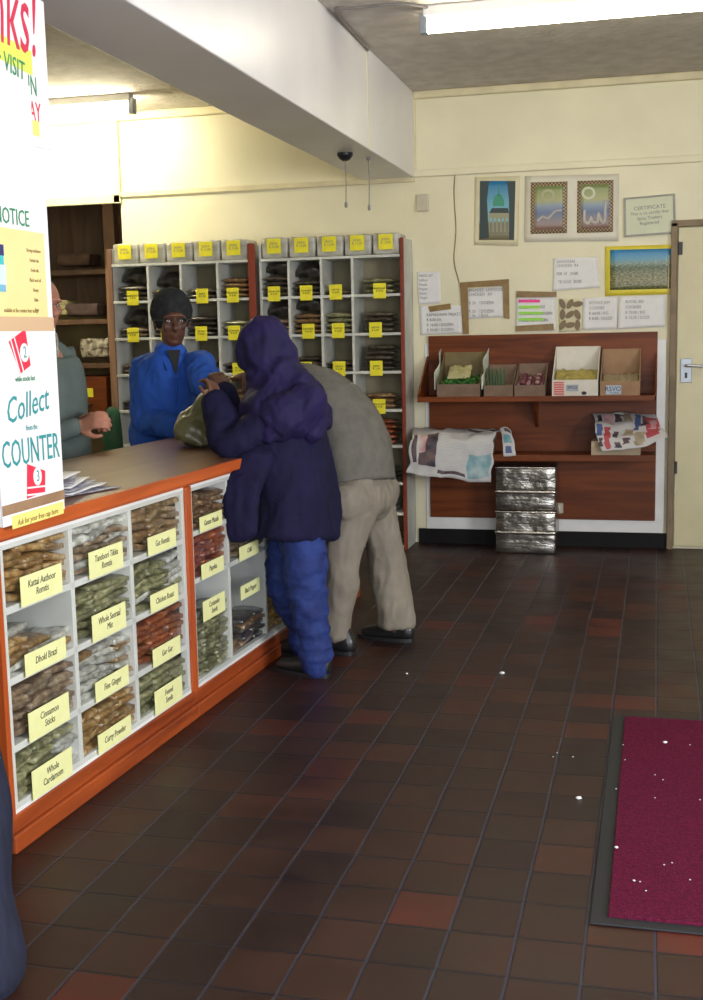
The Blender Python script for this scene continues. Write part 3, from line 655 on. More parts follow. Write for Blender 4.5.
def paper_drape(name, rows, regs, label, cat='newspaper', n=(28, 20), amp=.012, th=.002):
    """rows: list of rows of world points; smooth sheet through them"""
    R = [cr(row, 12) for row in rows]; R = list(zip(*R)); G = [cr(c, 10) for c in R]  # G[col][row]
    nu, nv = len(G) - 1, len(G[0]) - 1
    o_ = Vector(rows[0][0])
    b_ = B()
    def fn(s, t):
        p = Vector(G[round(s * nu)][round(t * nv)]); return p - o_ + Vector((noise.noise(p * 14), noise.noise(p * 12 + Vector((5, 0, 0))), noise.noise(p * 13 + Vector((0, 9, 0))))) * amp
    sheet(b_, fn, nu, nv, th)
    b_.faces.index_update()
    for f in b_.faces:
        ii = [v.index for v in f.verts]
    b_.verts.index_update(); tot_ = (nu + 1) * (nv + 1)
    for f in b_.faces:
        q_ = [v.index % tot_ for v in f.verts]; s_ = sum(i // (nv + 1) for i in q_) / len(q_) / nu; t_ = sum(i % (nv + 1) for i in q_) / len(q_) / nv
        for (a0, b0, a1, b1, k_) in regs:
            if a0 <= s_ + .12 * (t_ - .5) * (regs is REG_R) <= a1 and b0 <= t_ <= b1: f.material_index = k_
    o = obj(name, b_, NP, recalc=False); o.location = o_
    uv = o.data.uv_layers.new(name='UVMap'); me = o.data
    # uv from grid position
    tot = (nu + 1) * (nv + 1)
    for lp_ in me.loops:
        i = lp_.vertex_index % tot; uv.data[lp_.index].uv = (i // (nv + 1) / nu, 1 - (i % (nv + 1)) / nv)
    tag(o, label, cat); return o
yf2 = YF + .02
p0 = PY(436, 445, yf2)
r = empty('open_box', (-1.44, yf2 + .02, ZS2)); tag(r, 'cardboard box hidden under the grey newspaper on the lower shelf', 'box')
b_ = B(); box(b_, (0, 0, .001), (.40, .22, .095), .003); obj('box_body', b_, M_cardb, r)
b_ = B(); prism(b_, [(.405, -.01, .01), (.405, -.01, .125), (.405, .20, .13), (.405, .20, .02)], (.006, 0, 0)); obj('box_flap', b_, M_cardb, r)
yn = yf2 - .015
paper_drape('newspaper', [
    [PY(414, 428, yn + .22), PY(440, 428, yn + .24), PY(470, 429, yn + .24), PY(502, 429, yn + .2)],
    [PY(411, 440, yn - .03), PY(438, 437, yn - .0), PY(468, 438, yn), PY(495, 436, yn + .02)],
    [PY(409, 458, yn - .06), PY(436, 458, yn - .05), PY(465, 460, yn - .04), PY(492, 460, yn - .03)],
    [PY(407, 474, yn - .08), PY(434, 478, yn - .07), PY(464, 481, yn - .05), PY(490.5, 483, yn - .04)]], REG_L,
    'grey newspaper draped over a box at the left end of lower shelf', amp=.02)
paper_drape('newspaper_flap', [
    [PY(500, 428, yn + .1), PY(506, 427, yn + .08), PY(511, 430, yn + .06)],
    [PY(502, 440, yn + .03), PY(508, 440, yn + .03), PY(514, 442, yn + .03)],
    [PY(504, 456, yn + .0), PY(510, 456, yn + .0), PY(516, 455.5, yn + .0)]], REG_F,
    'narrow folded newspaper flap beside the grey draped newspaper', amp=.008)
r = empty('open_box', (-.395, yf2 + .01, ZS2)); tag(r, 'pale cardboard box under the red and black newspaper, right end of shelf', 'box')
b_ = B(); box(b_, (-.005, 0, .001), (.30, .26, .095), .003); obj('box_body', b_, noisy('pale_cardboard', (.45, .36, .25), (.38, .30, .2), 10, .8), r)
paper_drape('newspaper', [
    [PY(594, 414, yn + .28), PY(612, 412.5, yn + .3), PY(632, 412, yn + .3), PY(655, 414, yn + .28)],
    [PY(594, 424, yn + .10), PY(614, 424, yn + .12), PY(635, 425, yn + .1), PY(660, 424, yn + .12)],
    [PY(597, 437, yn - .0), PY(615, 438, yn), PY(637, 437, yn), PY(664, 430, yn + .06)],
    [PY(602, 451, yn - .04), PY(618, 450, yn - .04), PY(640, 447, yn - .04), PY(668, 438, yn + .0)]], REG_R,
    'red, black and white newspaper lying over the right hand box', amp=.014)
# foil boxes on the floor
M_foil = noisy('crumpled_silver_foil', (.26, .245, .22), (.46, .44, .41), 7, .2, 1.0, 11, metal=.92, stretch=(.7, 1, 1.6))
fl0, fl1 = PZ(494, 553, 0), PZ(558.5, 555, 0)
for k, (z0, z1, lab) in enumerate(((0, .285, 'silver foil wrapped box standing on the floor under the rack'), (.286, .575, 'silver foil wrapped box on top of another foil box'))):
    r = empty('foil_box', (fl0.x + .01, fl0.y + .0, z0)); tag(r, lab, 'box'); w = fl1.x - fl0.x - .03
    b_ = B(); box(b_, (0, 0, 0), (w, .26, z1 - z0), .012); bmesh.ops.subdivide_edges(b_, edges=b_.edges[:], cuts=6, use_grid_fill=True)
    for v in b_.verts: v.co += Vector((noise.noise(v.co * 15 + Vector((k * 5, 0, 0))), noise.noise(v.co * 13), 0)) * .006
    obj('wrapped_body', b_, M_foil, r, True)
    b_ = B(); hz = (z1 - z0) * (.49 if k == 0 else .42)
    sheet(b_, lambda s, t: (-.002 + (w + .004) * s, -.010 - .006 * math.sin(t * math.pi), hz - .012 + .024 * t + .004 * noise.noise(Vector((s * 12, k, 0)))), 24, 3, .003); obj('foil_seam', b_, newmat('bright_foil_edge' + str(k), (.8, .78, .75), .2, 1.0), r, True)
    b_ = B(); sheet(b_, lambda s, t: (-.002 + (w + .004) * s, -.004 - .008 * math.sin(t * math.pi), (z1 - z0) - .018 + .016 * t + .004 * noise.noise(Vector((s * 12, k + 5, 0)))), 24, 3, .003); obj('foil_seam', b_, MATS['bright_foil_edge' + str(k)], r, True)

# ------------------------------------------------------------------ pigeon-hole shelving against the back wall
YS = 7.72
def make_packet(name, mat, w=.12, d=.10, h=.022, seed=0, ex=3.0, edge=0.0):
    b_ = B(); rnd = random.Random(seed)
    bmesh.ops.create_grid(b_, x_segments=7, y_segments=6, size=.5)
    vs = list(b_.verts); low = {}
    for v in vs:
        x, y = v.co.x * 2, v.co.y * 2
        prof = edge + (1 - edge) * (max(0, 1 - abs(x) ** ex) * max(0, 1 - abs(y) ** ex)) ** .45
        nz = noise.noise(Vector((x * 2.2, y * 2.2, seed * 3.1)))
        low[v] = (x, y, -prof * h * .42 + .003 * nz)
        v.co = Vector((x * w / 2 * (1 + .03 * nz), y * d / 2, h * .12 + prof * h * .45 * (1 + .5 * nz)))
    # underside
    m2 = {v: b_.verts.new((low[v][0] * w / 2, low[v][1] * d / 2, low[v][2])) for v in vs}
    for f in list(b_.faces): b_.faces.new([m2[v] for v in reversed(f.verts)])
    for e in [e for e in b_.edges if e.is_boundary and e.verts[0] in m2 and e.verts[1] in m2]:
        a_, c_ = e.verts; b_.faces.new((a_, c_, m2[c_], m2[a_]))
    bmesh.ops.recalc_face_normals(b_, faces=b_.faces[:])
    me = bpy.data.meshes.new(name); b_.to_mesh(me); b_.free()
    for p in me.polygons: p.use_smooth = True
    me.materials.append(mat); return me
def packmat(name, c1, c2, c3, rough=.28):
    m = newmat(name, c1, rough); nt, N, L, b = nodes(m)
    v = coords(nt, 'Object', (1, 1, 1)); oi = N.new('ShaderNodeObjectInfo'); ad = N.new('ShaderNodeVectorMath'); ad.operation = 'ADD'
    mu = N.new('ShaderNodeMath'); mu.operation = 'MULTIPLY'; mu.inputs[1].default_value = 50; L.new(oi.outputs['Random'], mu.inputs[0]); L.new(v, ad.inputs[0]); L.new(mu.outputs[0], ad.inputs[1])
    n = N.new('ShaderNodeTexNoise'); n.inputs['Scale'].default_value = 38; n.inputs['Detail'].default_value = 3; L.new(ad.outputs[0], n.inputs['Vector'])
    c = ramp(nt, n.outputs['Fac'], [(.32, c1), (.52, c2), (.68, c3)])
    mr = N.new('ShaderNodeMapRange'); mr.inputs[3].default_value = .65; mr.inputs[4].default_value = 1.25; L.new(oi.outputs['Random'], mr.inputs[0])
    mx = N.new('ShaderNodeVectorMath'); mx.operation = 'SCALE'; L.new(c, mx.inputs[0]); L.new(mr.outputs[0], mx.inputs['Scale'])
    L.new(mx.outputs[0], b.inputs['Base Color'])
    bp = N.new('ShaderNodeBump'); bp.inputs['Strength'].default_value = .9; bp.inputs['Distance'].default_value = .006; L.new(n.outputs['Fac'], bp.inputs['Height']); L.new(bp.outputs[0], b.inputs['Normal'])
    b.inputs['Coat Weight'].default_value = .8; b.inputs['Coat Roughness'].default_value = .15
    return m
PM = {
 'brown': packmat('brown_spice_packets', (.11, .055, .025), (.26, .145, .065), (.44, .31, .17)),
 'tan': packmat('tan_spice_packets', (.17, .085, .03), (.36, .20, .07), (.55, .40, .20)),
 'green': packmat('green_seed_packets', (.10, .10, .05), (.26, .25, .13), (.46, .44, .27)),
 'white': packmat('clear_grey_packets', (.30, .29, .25), (.55, .54, .50), (.78, .78, .76)),
 'red': packmat('red_spice_packets', (.18, .035, .015), (.32, .08, .03), (.42, .16, .06)),
 'dark': packmat('dark_spice_packets', (.035, .025, .02), (.09, .07, .05), (.17, .14, .10)),
 'mauve': packmat('mauve_brown_packets', (.14, .09, .06), (.27, .18, .12), (.46, .37, .26)),
 'gold': packmat('golden_packets', (.30, .14, .02), (.45, .24, .04), (.58, .36, .09)),
}
BIG = {k: [make_packet('flat_packet', PM[k], .20, .20, .034, s) for s in (1, 2)] for k in PM}
SM = {k: [make_packet('small_packet', PM[k], .136, .135, .026, s, 6.0, .5) for s in (3, 4, 5)] for k in PM}
def put(me, name, loc, rot, label, group, cat='packet'):
    o = bpy.data.objects.new(name, me); COL.objects.link(o); o.location = loc; o.rotation_euler = rot
    tag(o, label, cat, group); return o
ROWZ = [1.955, 1.703, 1.450, 1.198, 0.945, 0.705, 0.455, 0.25, 0.03]
UN = [(-3.69, -2.655, [-3.406, -3.164, -2.898], 'left'), (-2.605, -1.61, [-2.392, -2.167, -1.955], 'right')]
order = ['first', 'second', 'third', 'fourth']; rown = ['top', 'second', 'third', 'fourth', 'fifth', 'sixth', 'seventh', 'bottom']
M_clear = noisy('clear_wrapped_white', (.55, .54, .48), (.30, .28, .22), 14, .15, .6, 20)
for ui, (xa, xb, divs, side) in enumerate(UN):
    r = empty('pigeonhole_shelf', ((xa + xb) / 2, YS, 0)); tag(r, 'tall white pigeonhole shelf unit of packets, %s one of the pair' % side, 'shelf unit')
    o = Vector(r.location)
    def pb(nm, a, b, m, bev=.002):
        b_ = B(); box(b_, tuple(Vector(a) - o), tuple(Vector(b) - o), bev); return obj(nm, b_, m, r)
    yb = YB - .004
    pb('back_panel', (xa, yb - .01, .03), (xb, yb, 1.96), M_cellback, 0)
    for x, face in ((xa, 0), (xb - .018, 1)):
        pb('side_panel', (x, YS + .02, 0), (x + .018, yb, 2.06), M_shelfwhite)
    if ui == 0:
        pb('red_post', (xb - .02, YS - .004, 0.0), (xb + .03, YS + .018, 2.06), M_redpost); pb('front_post', (xa - .015, YS - .002, 0), (xa + .018, YS + .018, 2.06), M_postwood)
    else:
        pb('red_post', (xb - .022, YS - .004, 0.0), (xb + .002, YS + .018, 2.06), M_redpost)
    for z in ROWZ: pb('shelf_board', (xa + .018, YS, z - .018), (xb - .018, yb - .01, z), M_shelfwhite)
    for x in divs: pb('divider', (x - .009, YS + .001, .05), (x + .009, yb - .01, 1.94), M_shelfwhite)
    # wrapped packs along the top
    xs = [xa + .02] + [xa + .02 + (xb - xa - .04) * k / (5 if True else 4) for k in range(1, 5)] + [xb - .02]
    for k in range(5):
        q = empty('wrapped_pack', ((xs[k] + xs[k + 1]) / 2, YS + .01, 1.956)); hw = (xs[k + 1] - xs[k]) / 2 - .006
        tag(q, 'clear wrapped pack with yellow sticker on top of %s shelf unit, %s from the left' % (side, (order + ['fifth'])[k]), 'pack', 'wrapped packs on top of the shelf units')
        b_ = B(); box(b_, (-hw, 0, 0), (hw, .22, .135), .012); bmesh.ops.subdivide_edges(b_, edges=b_.edges[:], cuts=3, use_grid_fill=True)
        for v in b_.verts: v.co += Vector((0, noise.noise((v.co + o) * 25 + Vector((k, 0, 0))), noise.noise((v.co) * 25 + Vector((k * 3, 0, 9))))) * .006
        obj('wrapped_body', b_, M_clear, q, True)
        b_ = B(); box(b_, (-.048, -.012, .030), (.048, -.006, .128), .001); s_ = obj('yellow_sticker', b_, M_ystick, q)
        text('lettering', 'JEERA\nR 12.00', .022, M_inkg, MX((0, -.0125, .085), (1, 0, 0), (0, 0, 1)), s_)
    # stickers + packets in every cell
    xe = [xa + .018] + divs + [xb - .018]
    for ri in range(8):
        z = ROWZ[ri + 1]
        for ci in range(4):
            if ri > 3 and not (ui == 1 and ci >= 2): continue
            x0, x1 = xe[ci] + .009, xe[ci + 1] - .009; xc = (x0 + x1) / 2
            rnd = random.Random(ui * 100 + ri * 10 + ci)
            if not (ui == 1 and ri == 7) and not (ui == 1 and ri == 1 and ci == 0) and not (ui == 1 and ri == 4 and ci < 3):
                tw = '%s cell of row %d' % (order[ci], ri + 1)
                b_ = B(); dx = rnd.uniform(-.012, .022); box(b_, (xc + dx - .043, YS - .005, z - .030), (xc + dx + .043, YS - .0015, z + .068), .0005)
                c0 = Vector((xc + dx, YS, z)); b_.transform(Matrix.Translation(-c0)); s_ = obj('price_label', b_, M_ystick, r); s_.location = c0 - o
                text('lettering', rnd.choice(['JEERA\nR12.00', 'DHANIA\nR 8.50', 'METHI\nR 6.00', 'BARISHAP\nR 9.75']), .018, M_ink, MX((0, -.0055, .025), (1, 0, 0), (0, 0, 1)), s_)
            kind = {(1, 2): 'dark', (1, 4): 'red', (1, 6): 'white', (1, 7): 'green'}.get((ui, ri), None) or rnd.choice(['dark', 'dark', 'brown', 'mauve', 'dark', 'green'])
            if ci < 3 and kind in ('red',): kind = 'dark'
            n = {(1, 2, 3): 5, (1, 0, 2): 1, (1, 2, 2): 2, (1, 4, 3): 5}.get((ui, ri, ci), rnd.choice([2, 3, 3, 4]))
            kn = {'dark': 'dark', 'brown': 'brown', 'mauve': 'greyish brown', 'green': 'green', 'red': 'reddish', 'white': 'pale'}[kind]
            for k in range(n):
                put(BIG[kind][k % 2], 'flat_packet', (xc + rnd.uniform(-.006, .006), YS + .125 + rnd.uniform(-.01, .02), z + .018 + k * .0335), (0, 0, rnd.uniform(-.12, .12)),
                    '%s flat packet in the %s shelf unit, %s row, %s cell from left' % (kn, side, rown[ri], order[ci]), 'packets in %s unit, %s row, %s cell' % (side, rown[ri], order[ci]))
            if (ui, ri, ci) in ((1, 0, 0), (1, 0, 1), (1, 1, 0), (1, 1, 1), (0, 1, 0), (0, 0, 0), (0, 0, 1)):
                b_ = B(); tube(b_, [(-.06, 0, .06), (-.02, 0, .075), (.03, 0, .07), (.07, 0, .05)], [.04, .05, .05, .03], 12, 3)
                for v in b_.verts: v.co += Vector((noise.noise(v.co * 20), noise.noise(v.co * 22), noise.noise(v.co * 21))) * .02
                q = obj('dark_bag', b_, noisy('bag_dark%d%d' % (ri, ci + 4 * ui), (.02, .018, .018), (.08, .07, .05), 14, .3), None, True); q.location = (xc, YS + .15, z + n * .0335 + .0)
                tag(q, 'crumpled dark bag on packets, %s unit, %s row, %s cell' % (side, rown[ri], order[ci]), 'bag')
# white tub near the bottom right cell
bm = B(); lathe(bm, [(.03, 0), (.035, .005), (.038, .07), (.042, .072), (.042, .085), (.0, .086)], seg=20)
o = obj('white_tub', bm, M_white, None, False); o.location = (-1.80, YS + .06, ROWZ[7] + .075); o.location.z = ROWZ[7] + .13; tag(o, 'small white lidded tub low in the right shelf unit', 'tub')

# ------------------------------------------------------------------ storeroom behind the opening
r = empty('storeroom_shelving', (-4.4, 8.7, 0)); tag(r, 'dark wooden shelving in the storeroom doorway', 'shelf unit'); o = Vector(r.location)
def sb(nm, a, b, m, bev=.004):
    b_ = B(); box(b_, tuple(Vector(a) - o), tuple(Vector(b) - o), bev); return obj(nm, b_, m, r)
sb('upper_back_panel', (-5.15, 9.05, 1.72), (-3.75, 9.1, 2.7), M_darkwood); sb('lower_back_panel', (-5.15, 9.05, 0), (-3.75, 9.1, 1.72), M_olive)
c1 = PY(113, 300, 8.5).x
sb('post', (c1 - .045, 8.48, 0), (c1 + .045, 8.56, 2.6), M_postwood)
for v_ in (272, 322, 366): z = PY(80, v_, 8.6).z; sb('shelf_board', (-5.15, 8.6, z - .02), (c1, 9.05, z + .02), M_darkwood)
sb('side_panel', (-3.80, 8.5, 0), (-3.745, 9.05, 2.6), M_darkwood)
def item(nm, u, v, w, h, mat, label, cat, y=8.65, d=.2):
    p = PY(u, v, y); p.z += .035; b_ = B(); box(b_, (-w / 2, 0, 0), (w / 2, d, h), .012); bmesh.ops.subdivide_edges(b_, edges=b_.edges[:], cuts=3, use_grid_fill=True)
    for q in b_.verts: q.co += Vector((noise.noise(q.co * 18 + p), noise.noise(q.co * 17 + p), noise.noise(q.co * 19 + p))) * .012
    x = obj(nm, b_, mat, None, True); x.location = p; tag(x, label, cat); return x
item('cloth_bundle', 74, 270, .28, .09, noisy('brown_bundle', (.16, .09, .06), (.08, .04, .03), 12), 'brown bundle on the top shelf of the storeroom', 'bundle')
item('pale_packet', 62, 319, .10, .11, noisy('pale_yellow_pack', (.45, .42, .18), (.4, .36, .2), 12), 'pale yellow packet on a storeroom shelf beside the man with glasses', 'packet')
item('dark_pack', 82, 320, .28, .09, noisy('dark_brown_pack', (.10, .06, .05), (.05, .03, .03), 12), 'dark pack beside the pale yellow packet in the storeroom', 'packet')
item('shiny_pack', 95, 362, .24, .15, noisy('silver_brown_wrap', (.10, .07, .05), (.75, .7, .6), 22, .2, .8, 25, metal=.5), 'shiny wrapped pack on the storeroom shelf above the drawer', 'pack')
q = empty('small_cabinet', PY(88, 415, 8.55)); tag(q, 'small reddish wooden cabinet with a yellow sticker in the storeroom', 'cabinet')
b_ = B(); box(b_, (-.17, 0, 0), (.17, .4, .30), .006); obj('drawer_front', b_, M_redwood, q)
b_ = B(); box(b_, (-.02, -.006, .14), (.055, 0, .21), .001); obj('yellow_sticker', b_, M_ystick, q)
b_ = B(); box(b_, (-.02, -.03, .07), (.04, 0, .09), .004); obj('handle', b_, M_black, q)
b_ = B(); tube(b_, [(0, 0, 0), (0, 0, .2), (.01, 0, .42)], [(.075, .07), (.08, .07), (.05, .05)], 14, 4)
for v in b_.verts: v.co += Vector((noise.noise(v.co * 12), noise.noise(v.co * 11), 0)) * .02
x = obj('green_sack', b_, noisy('green_sack_cloth', (.015, .10, .035), (.02, .06, .03), 10), None, True); x.location = (-3.60, 7.45, 0.52); 
b2 = B(); box(b2, (-3.80, 7.30, 0), (-3.54, 7.60, .50), .01); b2.transform(Matrix.Translation((3.67, -7.45, 0))); x2 = obj('crate', b2, M_darkwood); x2.location = (-3.61, 7.45, 0); tag(x2, 'dark crate under the green sack behind the counter', 'crate')
tag(x, 'green sack standing at the left end of the pigeonhole shelves', 'sack')

# ------------------------------------------------------------------ counter
TH = math.radians(2.744)
CA = Vector((-1.756, 2.868, 0))
CR = Matrix.Translation(CA) @ Matrix.Rotation(-TH, 4, 'Z')
def cw(x, y, z): return CR @ Vector((x, y, z))       # counter space: x out to the customers, y along the counter
CLEN = 3.42
def cab(name, label, y0, y1, cols, cells, boards):
    r_ = empty(name, cw(0, y0, 0), -TH); tag(r_, label, 'cabinet')
    def cb(nm, a, b, m, bev=.002):
        b_ = B(); box(b_, (a[0], a[1] - y0, a[2]), (b[0], b[1] - y0, b[2]), bev); return obj(nm, b_, m, r_)
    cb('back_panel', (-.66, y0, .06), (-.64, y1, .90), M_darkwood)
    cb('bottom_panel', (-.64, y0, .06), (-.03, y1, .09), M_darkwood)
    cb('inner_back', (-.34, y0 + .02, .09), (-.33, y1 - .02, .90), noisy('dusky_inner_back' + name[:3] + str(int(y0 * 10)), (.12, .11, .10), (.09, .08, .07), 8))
    cb('base_rail', (-.03, y0, .055), (.0, y1, .105), M_orangeb, .004); cb('plinth', (-.02, y0, .0), (.012, y1, .055), M_orangeb, .006)
    cb('top_rail', (-.03, y0, .895), (-.002, y1, .91), M_orange)
    for yy in cols:
        if yy in (cols[0], cols[-1]): w0, w1 = (yy, yy + .024) if yy == cols[0] else (yy - .024, yy)
        else: w0, w1 = yy - .012, yy + .012
        if yy in (cols[0], cols[-1]): cb('frame_upright', (-.032, w0, .105), (-.006, w1, .895), M_white)
    cb('frame_rail', (-.032, cols[0], .870), (-.0055, cols[-1], .895), M_white); cb('frame_rail', (-.032, cols[0], .105), (-.0055, cols[-1], .135), M_white)
    for (ya, yb_, za, zb) in boards:
        cb('cell_divider', (-.33, ya, za), (-.0065, yb_, zb), M_white)
    return r_, cb
C1 = [.028, .415, .805, 1.232]
Z1 = [.885, .695, .490, .293, .118]
b1 = [(c - .011, c + .011, .12, .885) for c in C1[1:3]] + [(C1[0], C1[-1], z - .011, z + .011) for z in Z1[1:4]]
cabA, cbA = cab('counter_cabinet', 'near glazed counter cabinet with twelve small white framed cells', 0.0, 1.255, C1, None, b1)
for y_ in (0.0, 1.232): cbA('post', (-.03, y_, .105), (.004, y_ + .023, .895), M_orangev)
cbA('end_panel', (-.66, 0, .06), (-.03, .02, .90), M_orangev)
C2 = [1.281, 1.640, 2.045, 2.43, 2.80, 3.10, 3.395]
b2_ = [(c - .010, c + .010, .12, .885) for c in C2[1:-1]] + [(C2[0], C2[-1], z - .010, z + .010) for z in (.705, .520)]
cabB, cbB = cab('counter_cabinet', 'far glazed counter cabinet with tall lower cells behind the customers', 1.2551, CLEN, C2, None, b2_)
for y_ in (1.2552, CLEN - .024): cbB('post', (-.03, y_, .105), (.004, y_ + .024, .895), M_orangev)
# glass panes
M_glass = bpy.data.materials.new('thin_glass'); M_glass.use_nodes = True
nt = M_glass.node_tree; nt.nodes.clear(); out = nt.nodes.new('ShaderNodeOutputMaterial'); tr = nt.nodes.new('ShaderNodeBsdfTransparent'); gl = nt.nodes.new('ShaderNodeBsdfGlossy'); gl.inputs['Roughness'].default_value = .05
mix = nt.nodes.new('ShaderNodeMixShader'); lw = nt.nodes.new('ShaderNodeMath'); lw.operation = 'MULTIPLY_ADD'; lw2 = nt.nodes.new('ShaderNodeMath'); lw2.operation = 'POWER'; lw3 = nt.nodes.new('ShaderNodeLayerWeight'); lw3.inputs[0].default_value = .5; nt.links.new(lw3.outputs['Facing'], lw2.inputs[0]); lw2.inputs[1].default_value = 4.0; nt.links.new(lw2.outputs[0], lw.inputs[0]); lw.inputs[1].default_value = .5; lw.inputs[2].default_value = .03
nt.links.new(lw.outputs[0], mix.inputs[0]); nt.links.new(tr.outputs[0], mix.inputs[1]); nt.links.new(gl.outputs[0], mix.inputs[2]); nt.links.new(mix.outputs[0], out.inputs[0]); tr.inputs[0].default_value = (.95, .96, .95, 1)
cbA('glass_pane', (-.0052, .03, .12), (-.0022, 1.23, .885), M_glass, 0); cbB('glass_pane', (-.0052, 1.285, .12), (-.0022, 3.39, .885), M_glass, 0)
# label cards
def card(root, y0, yc, z, w, h, s, tilt=0.0):
    b_ = B(); box(b_, (0.0, -w / 2, 0), (.0018, w / 2, h), .0004); c_ = obj('label_card', b_, M_ylabel, root); c_.location = (.0012, yc - y0, z); c_.rotation_euler = (tilt, 0, 0)
    text('lettering', s, .030, M_ink, MX((.0022, 0, h * .52), (0, 1, 0), (0, 0, 1)), c_, 'CENTER', .82, .15)
T1 = [['Kattai Aathoor\nRemtis', 'Whole Jeera\nMix', 'Cinnamon\nSticks', 'Whole\nCardamom'], ['Tandoori Tikka\nRemtis', 'Whole Seeraal\nMix', 'Fine Ginger', 'Curry Powder'], ['Gut Remtis', 'Chicken Roast', 'Gur Gur', 'Fennel\nSeeds']]
T1[0][1] = 'Dhokl Brazi'
kinds1 = [['tan', 'white', 'mauve', 'green'], ['mauve', 'green', 'white', 'tan'], ['brown', 'green', 'red', 'green']]
def fill(y0, y1, z0, z1, kind, nx, cellname, hfrac=1.0, seed=0, kind2=None):
    rnd = random.Random(seed); w = (y1 - y0) / nx; lay = .0245
    kn = {'tan': 'tan', 'white': 'pale clear', 'mauve': 'mauve brown', 'green': 'green', 'brown': 'brown', 'red': 'red brown', 'dark': 'dark', 'gold': 'golden'}
    for i in range(nx):
        n = max(1, int((z1 - z0 - .012) * (hfrac if not isinstance(hfrac, (list, tuple)) else hfrac[i]) / lay))
        lean = rnd.uniform(-.10, .10)
        for k in range(n):
            kd = kind2 if (kind2 and rnd.random() < .3) else kind
            me = SM[kd][rnd.randrange(3)]
            rot = Matrix.Rotation(-TH + math.pi / 2 + rnd.uniform(-.15, .15), 3, 'Z') @ Matrix.Rotation(lean + rnd.uniform(-.13, .13), 3, 'Y') @ Matrix.Rotation(rnd.uniform(-.16, .10), 3, 'X')
            put(me, 'spice_packet', cw(-.086 + rnd.uniform(-.005, .004), y0 + w * (i + .5) + rnd.uniform(-.003, .003), z0 + .014 + k * lay), rot.to_euler(),
                '%s packet stacked in the counter cell %s' % (kn[kd], cellname), 'packets in the counter cell %s' % cellname)
for c in range(3):
    for rr in range(4):
        ya, yb_ = C1[c] + .013, C1[c + 1] - .002; zt, zb = Z1[rr] - .012, Z1[rr + 1] + .012
        t = T1[c][rr]; nm = 'with card ' + t.replace('\n', ' ')
        hf = 1.0 if (c, rr) != (0, 1) else [.75, .55, .3]
        fill(ya, yb_, zb, zt, kinds1[c][rr], 3, nm, hf, c * 10 + rr, {(1, 0): 'white', (2, 1): 'white', (0, 3): 'white', (0, 1): 'tan', (1, 2): 'tan'}.get((c, rr)))
        two = '\n' in t
        card(cabA, 0.0, (ya + yb_) / 2 + (.0), Z1[rr + 1] - .002, .225, .088 if two else .066, t, .0)
T2 = {(0, 0): ('Garam Masala', 'brown', 1), (0, 1): ('Paprika', 'red', 1), (0, 2): ('Coriander\nSeeds', 'green', .72), (1, 0): ('Turmeric', 'dark', .8), (1, 1): ('Chilli', 'mauve', .8), (1, 2): ('Black Pepper', 'dark', .38), (2, 2): ('Barishap', 'gold', .62)}
Z2 = [.880, .705, .520, .122]
for (c, rr), (t, kd, hf) in T2.items():
    ya, yb_ = C2[c] + .013, C2[c + 1] - .002; zt, zb = Z2[rr] - .011, Z2[rr + 1] + .011
    fill(ya, yb_, zb, zt, kd, 3, 'with card ' + t.replace('\n', ' '), hf, 50 + c * 10 + rr, 'brown' if (c, rr) == (1, 2) else None)
    card(cabB, 1.2551, (ya + yb_) / 2 - (.01), Z2[rr + 1] + (.20 if rr == 2 else -.002) + (.03 if (c, rr) == (0, 2) else .03 if rr == 2 else 0), .215, .08 if '\n' in t else .06, t)
# counter top
r = empty('countertop', cw(0, 0, .91), -TH); tag(r, 'long brown wooden countertop with orange varnished front edge', 'countertop')
bm = B(); box(bm, (-.72, -.05, .0005), (.018, CLEN + .03, .042), .004); obj('top_board', bm, M_top, r)
bm = B(); box(bm, (.018, -.05, .0005), (.034, CLEN + .03, .043), .004); obj('edge_band', bm, M_orange, r)
bm = B(); box(bm, (-.72, -.066, .0005), (.034, -.05, .043), .004); obj('end_band', bm, M_orange, r)

# ------------------------------------------------------------------ poster column on the counter
CT = .953
XP = -1.69
def zp(v, u=33): return PX(u, v, XP).z
r = empty('poster_column', (XP, 2.98, CT)); tag(r, 'tall white cardboard column of advertising posters standing on the counter end', 'poster stand'); o = Vector(r.location)
def pc(nm, a, b, m, bev=.003):
    b_ = B(); box(b_, tuple(Vector(a) - o), tuple(Vector(b) - o), bev); return obj(nm, b_, m, r)
pc('column_body', (XP - .30, 2.815, CT), (XP - .004, 3.160, 2.36), M_posterW)
pc('lower_poster', (XP - .004, 2.815, CT), (XP, 3.160, zp(328)), M_posterW, .0008)
pc('yellow_side_sheet', (XP - .29, 2.811, CT + .14), (XP - .01, 2.815, 1.55), M_posterY, .0008)
pc('brown_band', (XP, 2.815, zp(508)), (XP + .0015, 3.160, zp(498)), M_cardb, .0005)
pc('brown_band', (XP, 2.800, zp(331)), (XP + .003, 3.150, zp(317)), newmat('tan_paper_edge', (.62, .42, .25), .7), .0005)
pc('handwritten_strip', (XP, 2.86, zp(523)), (XP + .0015, 3.15, zp(510)), M_yel, .0005)
pc('yellow_notice_sheet', (XP, 2.78, zp(317)), (XP + .003, 3.118, zp(232)), M_posterY, .0005)
pc('white_notice_sheet', (XP, 2.78, zp(232)), (XP + .002, 3.125, zp(150)), M_posterW, .0005)
pc('top_poster', (XP - .006, 2.62, 1.985), (XP, 3.197, 2.392), M_posterW, .0005)
pc('hanging_sheet', (XP + .001, 2.78, zp(150)), (XP + .005, 3.085, zp(86, 28)), M_posterW, .0005)
